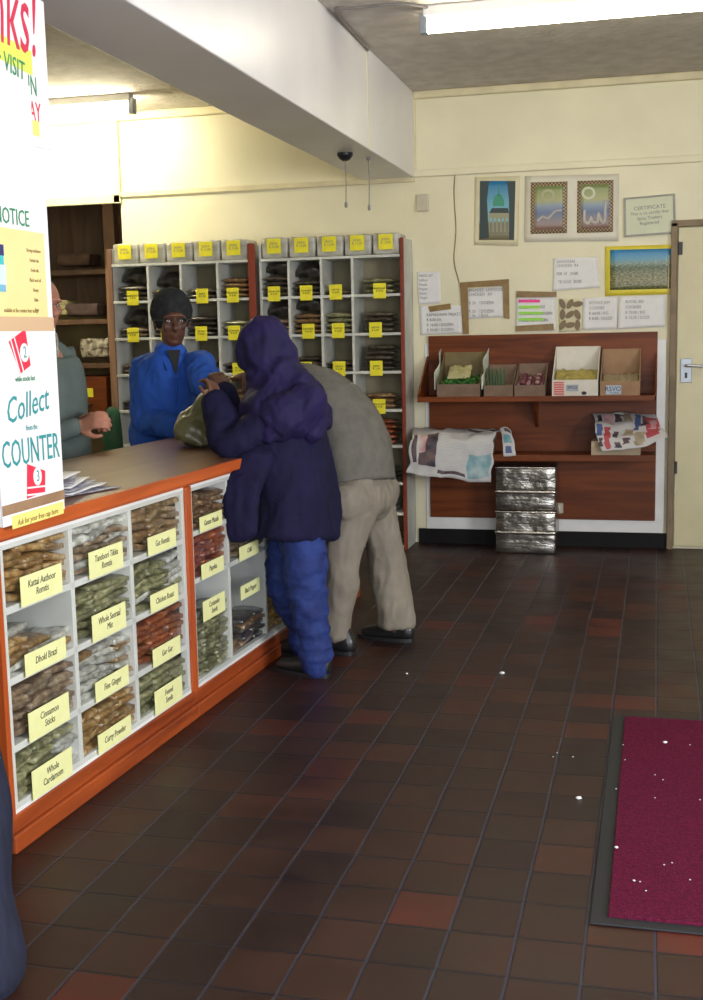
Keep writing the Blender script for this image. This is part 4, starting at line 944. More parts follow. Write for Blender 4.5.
# rainbow blend behind the lettering of the top poster
m = newmat('red_yellow_green_marker', (.8, .1, .1), .6); nt, N, L, b = nodes(m); v = coords(nt, 'Generated'); sp = N.new('ShaderNodeSeparateXYZ'); L.new(v, sp.inputs[0])
L.new(ramp(nt, sp.outputs['Z'], [(0, (.85, .78, .08)), (.25, (.80, .30, .03)), (.5, (.75, .03, .07)), (1, (.62, .02, .08))]), b.inputs['Base Color']); M_blend = m
def pt(s, y, z, size, mat, sx=1.0, dx=.0035, shear=0, rot=0):
    up = Vector((0, -math.sin(rot), math.cos(rot))); rt = Vector((0, math.cos(rot), math.sin(rot)))
    return text('lettering', s, size, mat, MX(Vector((XP + dx, y, z)) - o, rt, up), r, 'CENTER', sx, shear)
pt('Thanks!', 2.905, zp(24), .29, M_blend, .52, .001, .2)
b_ = B(); prism(b_, [Vector(p) - o for p in ((XP, 2.72, zp(68)), (XP, 3.11, zp(76)), (XP, 3.11, zp(52)), (XP, 2.72, zp(44)))], (.001, 0, 0)); obj('yellow_marker_band', b_, newmat('yellow_green_marker', (.70, .80, .12), .6), r)
pt('for your VISIT', 2.92, zp(66, 18), .07, M_inkgreen, .72, .002, 0, -.08)
pt('IN', 3.105, zp(87), .075, M_inkgreen, .65, .001); pt('TODAY', 3.06, zp(112), .075, M_red, .65, .001)
b_ = B(); box(b_, tuple(Vector((XP + .0005, 3.09, zp(135))) - o), tuple(Vector((XP + .0015, 3.13, zp(120))) - o)); obj('yellow_marker_patch', b_, M_yel, r)
pt('NOTICE', 2.95, zp(221), .062, M_inkgreen, .8)
pt('ac', 2.86, zp(95, 10), .075, newmat('purple_ink', (.30, .28, .6), .6), .8, .0065)
for k in range(7): pt(['Strong medicines', 'Herbal rub', 'Fresh oils', 'Black seed oil', 'Honey', 'Balm', 'Soap'][k], 3.055, zp(251) - .027 * k, .014, M_tape, .8, .0035)
pt('available at the counter here today', 2.97, zp(311), .016, M_tape, .8)
# jar print
for nm, z0, z1, y1, m_ in (('jar_lid_print', zp(256,5), zp(245,5), 2.895, newmat('dark_blue_print', (.03, .04, .16), .5)), ('jar_band_print', zp(265,5), zp(256,5), 2.892, newmat('turquoise_print', (.05, .50, .55), .5)), ('jar_label_print', zp(285,5), zp(265,5), 2.90, newmat('pale_blue_print', (.62, .74, .85), .5)), ('jar_foot_print', zp(292,5), zp(285,5), 2.895, newmat('mid_blue_print', (.18, .45, .62), .5))):
    pc(nm, (XP + .003, 2.80, z0), (XP + .0045, y1, z1), m_, .0005)
# cups
def cup(yc, zc, digit, ang):
    M_ = Matrix.Translation(Vector((XP + .001, yc, zc)) - o) @ Matrix.Rotation(ang, 4, 'X')
    b_ = B(); prism(b_, [M_ @ Vector((0, -.030, -.05)), M_ @ Vector((0, .030, -.05)), M_ @ Vector((0, .048, .05)), M_ @ Vector((0, -.048, .05))], (.001, 0, 0)); c_ = obj('red_cup_print', b_, M_red, r)
    b_ = B()
    for k in range(2): q_ = -.040 + .02 * k; prism(b_, [M_ @ Vector((0.0012, q_ + .004, -.05)), M_ @ Vector((.0012, q_ + .009, -.05)), M_ @ Vector((.0012, q_ + .004, .05)), M_ @ Vector((.0012, q_ - .001, .05))], (.0006, 0, 0))
    obj('white_cup_stripe', b_, M_posterW, r)
    b_ = B(); ell(b_, (0, 0, 0), (.0012, .024, .026)); q = obj('number_disc', b_, M_posterW, r); q.location = M_ @ Vector((.0015, .014, -.006))
    text('lettering', digit, .045, M_teal, MX(q.location + Vector((.0015, 0, 0)), (0, 1, 0), (0, 0, 1)), r, 'CENTER', .8)
cup(2.96, zp(352), '2', .35); cup(3.0, zp(482), '3', 1.45)
pt('while stocks last', 2.97, zp(378), .02, M_inkgreen, .8)
pt('Collect', 2.975, zp(405), .10, M_teal, .8, .0015, .3, .12); pt('from the', 2.99, zp(427), .022, M_teal, .8); pt('COUNTER', 2.985, zp(451), .105, M_teal, .64, .0015); 
pt('Ask for your free cup here', 3.0, zp(516, 40), .022, M_tape, .95, .002, .2)
# papers on the counter
rnd = random.Random(5)
pc0 = PZ(80, 489, CT)
for k in range(6):
    b_ = B(); w, l = .20, .30
    sheet(b_, lambda s, t: (w * (s - .5), l * (t - .5), .004 + .004 * noise.noise(Vector((s * 3, t * 3, k)))), 8, 8, .0015)
    q = obj('loose_paper', b_, M_paper if k % 2 else noisy('printed_paper' + str(k), (.5, .5, .52), (.12, .12, .2), 30, .6, detail=2), None, True); q.location = (-1.87 - .01 * k, 3.52 - .02 * k, CT + .001 + .011 * k); q.rotation_euler = (0, 0, rnd.uniform(-.6, .5) if k else -.3)
    tag(q, 'loose printed paper in the pile on the counter behind the posters', 'paper', 'pile of loose papers on the counter')
# doormat
r = empty('doormat', (.45, 3.6, 0)); tag(r, 'crimson ribbed doormat with black rubber edge on the tiles', 'doormat')
m = noisy('crimson_mat_pile', (.16, .014, .048), (.10, .010, .034), 90, .95, .9, 220, spec=.1)
bm = B(); box(bm, (-.548, -.765, .001), (.75, .80, .014), .002); obj('mat_pile', bm, m, r)
bm = B(); box(bm, (-.592, -.80, .0), (.79, .834, .007), .003); obj('rubber_edge', bm, M_rubber, r)
M_crumb = newmat('white_crumb', (.8, .8, .82), .7)
def crumb(p, s, label):
    b_ = B(); ell(b_, (0, 0, 0), (s, s * .8, s * .5), seg=8)
    for v in b_.verts: v.co *= 1 + .3 * noise.noise(v.co * 300)
    q = obj('paper_scrap', b_, M_crumb, None, True); q.location = p + Vector((0, 0, s * .4)); tag(q, label, 'litter', None)
crumb(PZ(665, 743, .015), .008, 'white scrap near the back edge of the doormat'); crumb(PZ(616.5, 848, .015), .006, 'white scrap near the left edge of the doormat'); crumb(PZ(634, 881, .015), .004, 'tiny white scrap low on the doormat')
crumb(PZ(578.5, 799, 0), .010, 'white scrap on the tiles left of the doormat'); crumb(PZ(502, 674, 0), .012, 'pale scrap on the tiles in the middle of the floor'); crumb(PZ(407, 674, 0), .006, 'white crumb on the tiles near the grey trousers')
for k, (u, v) in enumerate([(623, 745), (625, 760), (655, 775), (663, 780), (616, 789), (557, 753), (553, 757), (655, 798), (700, 800), (664, 865), (672, 863), (646, 891), (640, 882), (690, 745), (480, 556), (470, 560), (690, 880), (573, 757)]):
    b_ = B(); ell(b_, (0, 0, 0), (.0028, .0024, .0015), seg=6); on = u > 612 and v > 716
    q = obj('crumb', b_, M_crumb); q.location = PZ(u, v, .015 if on else 0) + Vector((0, 0, .001)); tag(q, 'tiny pale crumb on the %s' % ('doormat' if on else 'tiles'), 'crumb', 'crumbs on the %s' % ('doormat' if on else 'tiles'))

# ------------------------------------------------------------------ people
def skinmat(name, c1, c2): 
    m = noisy(name, c1, c2, 14, .5, .05, 60); b = m.node_tree.nodes['Principled BSDF']; b.inputs['Subsurface Weight'].default_value = .05; b.inputs['Subsurface Radius'].default_value = (.02, .008, .004); return m
SK_dark = skinmat('dark_brown_skin', (.13, .050, .030), (.09, .034, .021)); SK_brown = skinmat('brown_skin', (.17, .075, .04), (.12, .05, .028)); SK_pale = skinmat('light_skin', (.52, .24, .16), (.44, .19, .13))
V3 = Vector
def head(bm, c, f, s=1.0, up=V3((0, 0, 1))):
    """head centred at c looking along f"""
    f = V3(f).normalized(); l = up.cross(f).normalized(); u = f.cross(l)
    M_ = Matrix((f, l, u)).transposed()
    P = lambda x, y, z: V3(c) + M_ @ (V3((x, y, z)) * s)
    ell(bm, P(-.012, 0, .03), (.098 * s, .077 * s, .092 * s), M_); ell(bm, P(.022, 0, -.035), (.066 * s, .058 * s, .080 * s), M_)
    ell(bm, P(.052, 0, -.088), (.030 * s, .032 * s, .024 * s), M_)                         # chin
    tube(bm, [P(.086, 0, .018), P(.100, 0, -.008), P(.112, 0, -.026), P(.098, 0, -.036)], [(.009 * s, .009 * s), (.011 * s, .010 * s), (.016 * s, .012 * s), (.013 * s, .008 * s)], 10, 3, side=l)   # nose
    tube(bm, [P(.078, -.045, .026), P(.090, -.02, .034), P(.090, .02, .034), P(.078, .045, .026)], [.009 * s, .011 * s, .011 * s, .009 * s], 8, 3)  # brow
    tube(bm, [P(.072, -.024, -.058), P(.088, 0, -.053), P(.072, .024, -.058)], [.006 * s, .008 * s, .006 * s], 8, 4); tube(bm, [P(.070, -.020, -.068), P(.084, 0, -.068), P(.070, .020, -.068)], [.006 * s, .008 * s, .006 * s], 8, 4)
    for sg in (-1, 1):
        ell(bm, P(.066, sg * .040, -.016), (.02 * s, .018 * s, .02 * s), M_)               # cheek
        ell(bm, P(-.008, sg * .080, -.006), (.018 * s, .009 * s, .031 * s), M_)            # ear
    return P, M_
def eyes(P, s, parent):
    for sg in (-1, 1):
        b_ = B(); ell(b_, P(.0815, sg * .031, .008) - parent.location, (.0085 * s, .0095 * s, .0055 * s), seg=12); e_ = obj('eye', b_, newmat('eye_white', (.6, .56, .5), .3) if 'eye_white' not in MATS else MATS['eye_white'], parent, True)
        b_ = B(); ell(b_, P(.0885, sg * .031, .008) - parent.location, (.0025 * s, .0045 * s, .0045 * s), seg=10); obj('iris', b_, M_black, e_, True)
def glasses(P, M_, s, parent):
    b_ = B()
    for sg in (-1, 1):
        pts = [P(.104, sg * .033 + .023 * math.cos(a), .008 + .018 * math.sin(a)) for a in np.linspace(0, 2 * math.pi, 14)]; tube(b_, pts, [.0013] * 14, 6, 1)
        tube(b_, [P(.104, sg * .056, .012), P(.05, sg * .084, .012), P(-.01, sg * .09, .006)], [.0013] * 3, 6, 2)
    tube(b_, [P(.104, -.010, .012), P(.108, 0, .016), P(.104, .010, .012)], [.0013] * 3, 6, 2)
    b_.transform(Matrix.Translation(-parent.location))
    obj('glasses', b_, newmat('thin_glasses_frame', (.10, .08, .07), .3, .6) if 'thin_glasses_frame' not in MATS else MATS['thin_glasses_frame'], parent, True)
def hand(bm, w, d, n, curl=.5, left=1, s=1.0):
    """hand starting at wrist w, pointing along d, n = back of hand normal"""
    d = V3(d).normalized(); n = (V3(n) - d * V3(n).dot(d)).normalized(); l = n.cross(d) * left
    Q = lambda x, y, z: V3(w) + d * x * s + l * y * s + n * z * s
    tube(bm, [Q(-.03, 0, 0), Q(.02, 0, 0), Q(.05, 0, 0), Q(.088, -.002, 0)], [(.024 * s, .018 * s), (.030 * s, .014 * s), (.040 * s, .0135 * s), (.038 * s, .011 * s)], 14, 3, side=l)
    for k, (y, ln) in enumerate(((.031, .072), (.0105, .080), (-.0105, .074), (-.031, .058))):
        a1, a2, a3 = curl * .6, curl * 1.5, curl * 2.2; p = Q(.088, y, 0); pts = [Q(.07, y * .9, 0), p]; cur = V3((.088, y * 1.0, 0))
        for a, q in ((a1, .45), (a2, .30), (a3, .25)):
            cur = cur + V3((math.cos(a) * ln * q, 0, -math.sin(a) * ln * q)); pts.append(Q(*cur))
        tube(bm, pts, [.0095 * s, .0095 * s, .0088 * s, .0080 * s, .0068 * s], 9, 3)
    tube(bm, [Q(.012, .024, -.004), Q(.040, .046, -.012), Q(.066, .058, -.024), Q(.088, .056, -.036)], [.0145 * s, .0125 * s, .0100 * s, .0080 * s], 10, 3)
def shoe(name, heel, toe, parent, mat, w=.044, h=.075):
    h0, t0 = V3(heel), V3(toe); d = (t0 - h0); d.z = 0; L_ = d.length; d.normalize(); s_ = V3((-d.y, d.x, 0))
    r_ = empty(name, (h0.x, h0.y, 0)); r_.parent = parent; r_.location = V3((h0.x, h0.y, 0)) - parent.location
    q = lambda x, z: d * x + V3((0, 0, z))
    b_ = B(); tube(b_, [q(.02, .045), q(L_ * .3, .05), q(L_ * .6, .038), q(L_ - .035, .030)], [(w * .82, .04), (w * .9, .044), (w, .034), (w * .8, .024)], 16, 4, side=s_)
    tube(b_, [q(.03, .05), q(.05, .10)], [(w * .85, .05), (w * .8, .045)], 16, 2, side=s_)
    for v in b_.verts: v.co.z = max(v.co.z, .012)
    organic('shoe_upper', b_, mat, r_, .007, 2)
    b_ = B(); pts = []
    for t in np.linspace(0, 2 * math.pi, 28, endpoint=False):
        x = L_ * .5 + (L_ * .5 + .012) * math.cos(t); ww = (w + .004) * (abs(math.sin(t)) ** .75) * (1 if math.sin(t) > 0 else -1) * (1.0 + .08 * math.cos(t)); p = d * x + s_ * ww; pts.append(V3((p.x, p.y, .0)))
    prism(b_, pts, (0, 0, .018)); obj('shoe_sole', b_, M_black, r_)
    return r_
def person(name, base, label):
    r_ = empty(name, (base[0], base[1], 0)); tag(r_, label, 'person'); return r_
class Fig:
    """collects world-space shapes and turns them into a body part of the person"""
    def __init__(s, root): s.root = root
    def make(s, name, bm_, mat, voxel=.01, smooth=2, folds=()):
        bm_.transform(Matrix.Translation(-V3(s.root.location))); return organic(name, bm_, mat, s.root, voxel, smooth, folds)
    def plain(s, name, bm_, mat, smooth=True):
        bm_.transform(Matrix.Translation(-V3(s.root.location))); return obj(name, bm_, mat, s.root, smooth)
M_shoe = newmat('black_leather_shoe', (.018, .017, .018), .3)
# --- person in navy headscarf, long coat and jeans
G = person('person', (-1.45, 4.85), 'person in navy headscarf, long navy coat and blue jeans leaning on the counter'); F = Fig(G)
fd = V3((-.97, .24, 0)).normalized(); sd = V3((0, 0, 1)).cross(fd)      # sd = the person's left, nearest the camera
hc = PY(262, 353, 4.87)
aL, aR = PZ(316, 655, .09), PZ(300, 645, .09) + V3((-.02, .14, 0))
hipL, hipR = PY(302, 522, 4.79), PY(294, 520, 4.94)
kL, kR = PY(307, 588, 4.76), PY(285, 580, 4.94)
shL, shR = PY(284, 412, 4.73), PY(266, 402, 5.02)
elL, wrL = PY(230, 444, 4.66), PY(216, 404, 4.76); elR, wrR = PY(236, 440, 5.02), PY(226, 392, 4.98)
neck = PY(280, 380, 4.87); chest = PY(285, 430, 4.87); pel = PY(298, 508, 4.87)
b_ = B(); P_, M_h = head(b_, hc, fd + V3((0, 0, -.15)), .96)
tube(b_, [pel, chest, neck, hc - V3((0, 0, .06))], [(.13, .09), (.14, .10), (.05, .05), (.045, .045)], 16, 4, side=sd)
for sh, el, wr in ((shL, elL, wrL), (shR, elR, wrR)): tube(b_, [chest.lerp(sh, .5), sh, el, wr], [.04, .045, .034, .024], 12, 4)
for hp, kn, an in ((hipL, kL, aL), (hipR, kR, aR)): tube(b_, [hp, kn, an, an - V3((0, 0, .03))], [.065, .048, .036, .035], 12, 4)
hand(b_, wrL, V3((-.25, .35, 1)), V3((1, -.3, .2)), .8, 1, .92); hand(b_, wrR, V3((-.5, .3, .8)), V3((.5, -.5, .6)), .8, -1, .92)
F.make('body', b_, SK_brown, .0065, 1); eyes(P_, .96, G)
b_ = B()
for hp, kn, an, k in ((hipL, kL, aL, 0), (hipR, kR, aR, 1)):
    tube(b_, [hp + V3((0, 0, .02)), hp - V3((0, 0, .04)), hp.lerp(kn, .6), kn, kn.lerp(an, .5), an + V3((0, 0, .06)), an - V3((0, 0, .035))], [.085, .09, .088, .078, .068, .062, .066], 18, 4)
F.make('jeans', b_, noisy('bright_blue_denim', (.007, .018, .11), (.012, .034, .18), 12, .8, .3, 120), .008, 1, [(.010, (6, 6, 12, 1)), (.006, (14, 14, 24)), (.006, (22, 22, 30, 1))])
M_coat = noisy('navy_coat_cloth', (.006, .006, .027), (.010, .008, .040), 6, .85, .2, 90, spec=.25)
b_ = B()
hemc = PY(297, 534, 4.86)
tube(b_, [neck - V3((0, 0, .02)), PY(285, 398, 4.86), chest, PY(290, 470, 4.86), pel, hemc], [(.07, .07), (.155, .105), (.195, .145), (.200, .155), (.210, .158), (.220, .162)], 24, 5, side=sd, cap=False)
for sh, el, wr in ((shL, elL, wrL), (shR, elR, wrR)):
    tube(b_, [chest.lerp(sh, .6) + V3((0, 0, .02)), sh, sh.lerp(el, .55), el, el.lerp(wr, .6), wr], [.08, .078, .074, .068, .056, .048], 16, 4)
tube(b_, [PY(252, 458, 4.66), PY(240, 495, 4.54), PY(241, 530, 4.53)], [(.09, .05), (.085, .045), (.07, .04)], 14, 4, side=fd)
F.make('coat', b_, M_coat, .009, 2, [(.018, (8, 8, 2.0, 1)), (.010, (10, 10, 4)), (.006, (22, 22, 9, 1))])
b_ = B()
ell(b_, hc + V3((.012, 0, .018)), (.112, .098, .128)); ell(b_, hc + V3((.06, -.0, -.02)), (.085, .095, .10))
tube(b_, [hc + V3((.035, 0, -.01)), PY(275, 375, 4.87), PY(281, 393, 4.87), PY(286, 415, 4.86), PY(290, 434, 4.86)], [(.098, .095), (.110, .108), (.178, .146), (.222, .165), (.215, .155)], 24, 5, side=sd, cap=False)
tube(b_, [hc + V3((.05, -.04, -.03)), PY(304, 395, 4.80), PY(311, 425, 4.78), PY(311, 444, 4.80)], [.06, .06, .05, .022], 14, 4)
ell(b_, shL + V3((.01, -.005, -.01)), (.115, .105, .10)); ell(b_, PY(303, 408, 4.74), (.09, .08, .09))
M_scarf = noisy('dark_indigo_scarf', (.010, .008, .042), (.017, .010, .066), 5, .75, .2, 60, spec=.3)
F.make('headscarf', b_, M_scarf, .008, 2, [(.016, (10, 10, 5, 1)), (.010, (14, 14, 14)), (.005, (28, 28, 18, 1))])
shoe('shoe', aL + V3((.055, -.02, 0)), aL + V3((-.20, .06, 0)), G, M_shoe); shoe('shoe', aR + V3((.055, -.02, 0)), aR + V3((-.19, .06, 0)), G, M_shoe)

# --- person in grey sweater bending over the counter
A = person('person', (-1.2, 5.3), 'person in grey sweater and khaki trousers bending far over the counter'); F = Fig(A)
sd = V3((-.2, -.98, 0)); 
hipL, hipR = PY(353, 492, 5.14), PY(370, 486, 5.38)
kL, kR = PY(342, 562, 5.12), PY(387, 560, 5.42)
aL, aR = PZ(338, 634, .09), PZ(396, 622, .09)
pel = PY(364, 476, 5.27); mid = PY(346, 432, 5.30); chest = PY(312, 398, 5.34); neck = PY(285, 385, 5.38); hc = PY(262, 388, 5.42)
shL, shR = PY(306, 410, 5.16), PY(300, 392, 5.54)
elL, elR = PY(262, 445, 5.12), PY(262, 440, 5.62); wrL, wrR = PY(228, 440, 5.3), PY(232, 436, 5.6)
b_ = B(); P_, M_h = head(b_, hc, V3((-.9, .1, -.45)), 1.0, V3((-.4, 0, .9)).normalized())
tube(b_, [pel, mid, chest, neck, hc], [(.11, .07), (.14, .10), (.15, .09), (.055, .055), (.05, .05)], 16, 4, side=sd)
for sh, el, wr in ((shL, elL, wrL), (shR, elR, wrR)): tube(b_, [chest.lerp(sh, .5), sh, el, wr], [.05, .05, .036, .026], 12, 4)
for hp, kn, an in ((hipL, kL, aL), (hipR, kR, aR)): tube(b_, [hp - V3((0, 0, .04)), kn, an, an - V3((0, 0, .03))], [.06, .045, .038, .036], 12, 4)
hand(b_, wrL, V3((-.9, .3, -.1)), V3((0, 0, 1)), .5, 1); hand(b_, wrR, V3((-.9, -.3, -.1)), V3((0, 0, 1)), .5, -1)
F.make('body', b_, SK_brown, .0065, 1); eyes(P_, 1.0, A)
b_ = B(); ell(b_, hc + V3((.02, 0, .035)), (.105, .085, .085)); F.make('hair', b_, M_black, .009, 1)
M_khaki = noisy('khaki_trouser_cloth', (.25, .22, .175), (.20, .175, .14), 8, .85, .2, 120, spec=.2)
b_ = B()
for hp, kn, an, rr in ((hipL, kL, aL, (.085, .095, .085, .072, .064, .058, .058)), (hipR, kR, aR, (.085, .095, .086, .080, .078, .074, .080))):
    tube(b_, [hp + V3((-.005, 0, .06)), hp - V3((0, 0, .06)), hp.lerp(kn, .6), kn, kn.lerp(an, .5), an + V3((0, 0, .04)), an - V3((0, 0, .015))], [(x, x * 1.06) for x in rr], 20, 4, side=sd, cap=False)
tube(b_, [hipL.lerp(hipR, -.15) + V3((-.01, 0, -.03)), hipL.lerp(hipR, .5) + V3((0, 0, -.03)), hipL.lerp(hipR, 1.1) + V3((0, 0, -.03))], [(.10, .108), (.125, .130), (.115, .118)], 20, 4, side=(0, 0, 1))
F.make('trousers', b_, M_khaki, .008, 14, [(.012, (7, 7, 3, 1)), (.006, (12, 12, 8)), (.005, (26, 26, 10, 1))])
M_grey = noisy('grey_knit', (.155, .145, .125), (.125, .118, .102), 20, .95, .4, 160, spec=.1)
b_ = B()
tube(b_, [PY(362, 482, 5.26), PY(357, 452, 5.28), PY(342, 425, 5.3), PY(322, 403, 5.33), PY(303, 390, 5.35), PY(292, 386, 5.37)], [(.21, .142), (.21, .150), (.21, .160), (.20, .155), (.17, .13), (.09, .09)], 26, 5, side=sd, cap=False)
for sh, el, wr in ((shL, elL, wrL), (shR, elR, wrR)): tube(b_, [chest.lerp(sh, .6), sh, el, wr], [.10, .095, .072, .05], 16, 4)
F.make('sweater', b_, M_grey, .009, 3, [(.008, (6, 6, 7, 1)), (.006, (9, 9, 9))])
b_ = B(); tube(b_, [PY(331, 482, 5.12), PY(332, 500, 5.10)], [.006, .003], 8, 2); F.plain('dark_cord', b_, M_black)
shoe('shoe', aL + V3((.07, -.02, 0)), aL + V3((-.20, .08, 0)), A, M_shoe, .046); shoe('shoe', aR + V3((.075, -.01, 0)), aR + V3((-.19, .05, 0)), A, M_shoe, .046)

# --- shopkeeper in blue
K = person('person', (-2.62, 5.85), 'person in blue shirt and dark knitted cap behind the counter'); F = Fig(K)
D = 5.85
hc = PY(172, 322, D); fd = V3((.52, -.85, -.05)).normalized(); sd = V3((0, 0, 1)).cross(fd)
neck = PY(171, 348, D); chest = PY(171, 385, D + .02); waist = PY(168, 432, D + .05); pel = V3((waist.x, waist.y + .04, .86))
shL, shR = PY(199, 366, D - .02), PY(147, 368, D + .02)   # image right / image left
elL, wrL = PY(208, 386, D - .22), PY(226, 381, D - .38); elR, wrR = PY(146, 420, D - .05), PY(180, 430, D - .28)
b_ = B(); P_, M_h = head(b_, hc, fd, 1.1)
tube(b_, [pel, waist, chest, neck - V3((0, 0, .02)), hc - V3((0, 0, .05))], [(.13, .09), (.13, .09), (.15, .10), (.06, .055), (.056, .056)], 16, 4, side=sd)
for sh, el, wr in ((shL, elL, wrL), (shR, elR, wrR)): tube(b_, [chest.lerp(sh, .5), sh, el, wr], [.05, .052, .042, .030], 12, 4)
hand(b_, wrL, V3((.8, -.3, .25)), V3((.1, -.3, 1)), .7, 1); hand(b_, wrR, V3((.8, -.4, -.1)), V3((0, -.3, 1)), .5, -1)
for sg in (-1, 1):
    hp = pel + sd * sg * .09; tube(b_, [hp, hp - V3((0, 0, .40)), hp - V3((0, 0, .78)), hp - V3((0, 0, .80))], [.08, .055, .04, .04], 12, 3)
F.make('body', b_, SK_dark, .0065, 1); eyes(P_, 1.1, K); glasses(P_, M_h, 1.1, K)
b_ = B()
top = hc + V3((0, 0, .045)) - fd * .012
ell(b_, top + V3((0, 0, .012)), (.112, .106, .098)); tube(b_, [P_(-.012, 0, .046), P_(-.012, 0, .068)], [.110, .106], 24, 2, side=sd)
F.make('knitted_cap', b_, noisy('charcoal_knit', (.022, .024, .026), (.035, .036, .038), 40, .95, .6, 200, spec=.1), .008, 2, [(.004, (40, 40, 10))])
M_blue = noisy('blue_shirt_cloth', (.020, .085, .42), (.028, .11, .50), 5, .8, .2, 100, spec=.25)
b_ = B()
tube(b_, [neck - V3((0, 0, .035)), PY(171, 363, D), chest, PY(170, 410, D + .03), waist, pel + V3((0, 0, -.10))], [(.075, .07), (.15, .10), (.19, .135), (.185, .14), (.19, .145), (.19, .145)], 26, 5, side=sd)
tube(b_, [chest.lerp(shL, .6), shL, shL.lerp(elL, .55), shL.lerp(elL, .95)], [.075, .072, .075, .072], 16, 4)
tube(b_, [chest.lerp(shR, .6), shR, shR.lerp(elR, .5), elR, elR.lerp(wrR, .5), elR.lerp(wrR, .85)], [.075, .074, .076, .070, .062, .052], 16, 4)
F.make('shirt', b_, M_blue, .009, 2, [(.014, (8, 8, 3, 1)), (.010, (11, 11, 6)), (.006, (22, 22, 12, 1))])
b_ = B()   # collar wings and dark open neck
for sg in (-1, 1):
    n0 = neck + sd * sg * .070 - V3((0, 0, .025)); tube(b_, [n0 - fd * .03, n0 + fd * .035, neck + fd * .125 + sd * sg * .045 - V3((0, 0, .10))], [(.020, .008), (.020, .008), (.010, .006)], 10, 4, side=V3((0, 0, 1)))
F.plain('collar', b_, M_blue)
b_ = B(); q0 = neck + fd * .10 - V3((0, 0, .055)); prism(b_, [q0 + sd * .035 + V3((0, 0, .05)) - fd * .02, q0 - sd * .035 + V3((0, 0, .05)) - fd * .02, q0 + fd * .036 - V3((0, 0, .075))], fd * .008); F.plain('undershirt', b_, M_black, False)
b_ = B(); tube(b_, [neck + fd * .145 - V3((0, 0, .15)), chest + fd * .152 - V3((0, 0, .06)), waist + fd * .152 + V3((0, 0, .08))], [(.006, .004)] * 3, 8, 3, side=sd); F.plain('button_placket', b_, M_blue)
M_dtr = newmat('dark_trouser_cloth', (.03, .03, .035), .8)
b_ = B()
for sg in (-1, 1):
    hp = pel + sd * sg * .09; tube(b_, [hp, hp - V3((0, 0, .40)), hp - V3((0, 0, .80))], [.11, .085, .08], 14, 3)
F.make('trousers', b_, M_dtr, .012, 1)
for sg in (-1, 1):
    hp = pel + sd * sg * .09; shoe('shoe', V3((hp.x, hp.y, 0)) - fd * .06, V3((hp.x, hp.y, 0)) + fd * .19, K, M_shoe)

# --- man at the left behind the posters
N_ = person('person', (-2.75, 5.0), 'person in grey-green jacket with glasses half hidden behind the posters'); F = Fig(N_)
D = 5.05
hc = PY(42, 306, D); fd = V3((.85, -.5, -.1)).normalized(); sd = V3((0, 0, 1)).cross(fd)
neck = PY(41, 338, D); chest = PY(45, 385, D); waist = PY(52, 446, D); pel = V3((waist.x - .02, waist.y, .86))
shL, shR = PY(56, 352, D + .16), PY(22, 356, D - .16)
elL, wrL = PY(66, 428, D + .10), PY(86, 420, D - .05); elR, wrR = PY(40, 432, D - .22), PY(80, 426, D - .16)
b_ = B(); P_, M_h = head(b_, hc, fd, 1.04)
tube(b_, [pel, waist, chest, neck, hc - V3((0, 0, .05))], [(.13, .09), (.14, .10), (.15, .10), (.06, .058), (.058, .058)], 16, 4, side=sd)
for sh, el, wr in ((shL, elL, wrL), (shR, elR, wrR)): tube(b_, [chest.lerp(sh, .5), sh, el, wr], [.05, .05, .038, .030], 12, 4)
hand(b_, wrL, V3((.75, -.45, .15)), V3((.1, .5, .9)), .9, 1, 1.1); hand(b_, wrR, V3((.8, -.2, .25)), V3((.2, -.8, .5)), .9, -1, 1.1)
for sg in (-1, 1):
    hp = pel + sd * sg * .09; tube(b_, [hp, hp - V3((0, 0, .40)), hp - V3((0, 0, .78)), hp - V3((0, 0, .80))], [.08, .055, .04, .04], 12, 3)
F.make('body', b_, SK_pale, .0065, 1); eyes(P_, 1.04, N_); glasses(P_, M_h, 1.04, N_)
b_ = B(); ell(b_, P_(-.035, 0, .055), (.09, .084, .080)); F.make('hair', b_, noisy('short_grey_hair', (.10, .08, .07), (.2, .18, .16), 40, .9), .009, 1)
M_jk = noisy('grey_green_jacket_cloth', (.13, .165, .155), (.10, .13, .125), 6, .85, .2, 90, spec=.2)
b_ = B()
tube(b_, [neck - V3((0, 0, .04)), PY(40, 358, D), chest, waist, pel - V3((0, 0, .06))], [(.08, .075), (.19, .11), (.20, .14), (.19, .15), (.19, .15)], 26, 5, side=sd)
for sh, el, wr in ((shL, elL, wrL), (shR, elR, wrR)): tube(b_, [chest.lerp(sh, .6), sh, sh.lerp(el, .5), el, el.lerp(wr, .8)], [.09, .09, .08, .068, .048], 16, 4)
F.make('jacket', b_, M_jk, .009, 2, [(.016, (9, 9, 5))])
b_ = B()
for sg in (-1, 1): n0 = neck + sd * sg * .06; tube(b_, [n0 - fd * .04, n0 + fd * .03, neck + fd * .10 + sd * sg * .02 - V3((0, 0, .07))], [(.024, .009), (.028, .009), (.012, .007)], 10, 4, side=V3((0, 0, 1)))
F.plain('collar', b_, noisy('pale_check_collar', (.5, .5, .45), (.3, .3, .28), 40))
b_ = B()
for sg in (-1, 1):
    hp = pel + sd * sg * .09; tube(b_, [hp, hp - V3((0, 0, .40)), hp - V3((0, 0, .80))], [.11, .085, .08], 14, 3)
F.make('trousers', b_, M_dtr, .012, 1)
for sg in (-1, 1):
    hp = pel + sd * sg * .09; shoe('shoe', V3((hp.x, hp.y, 0)) - fd * .06, V3((hp.x, hp.y, 0)) + fd * .19, N_, M_shoe)

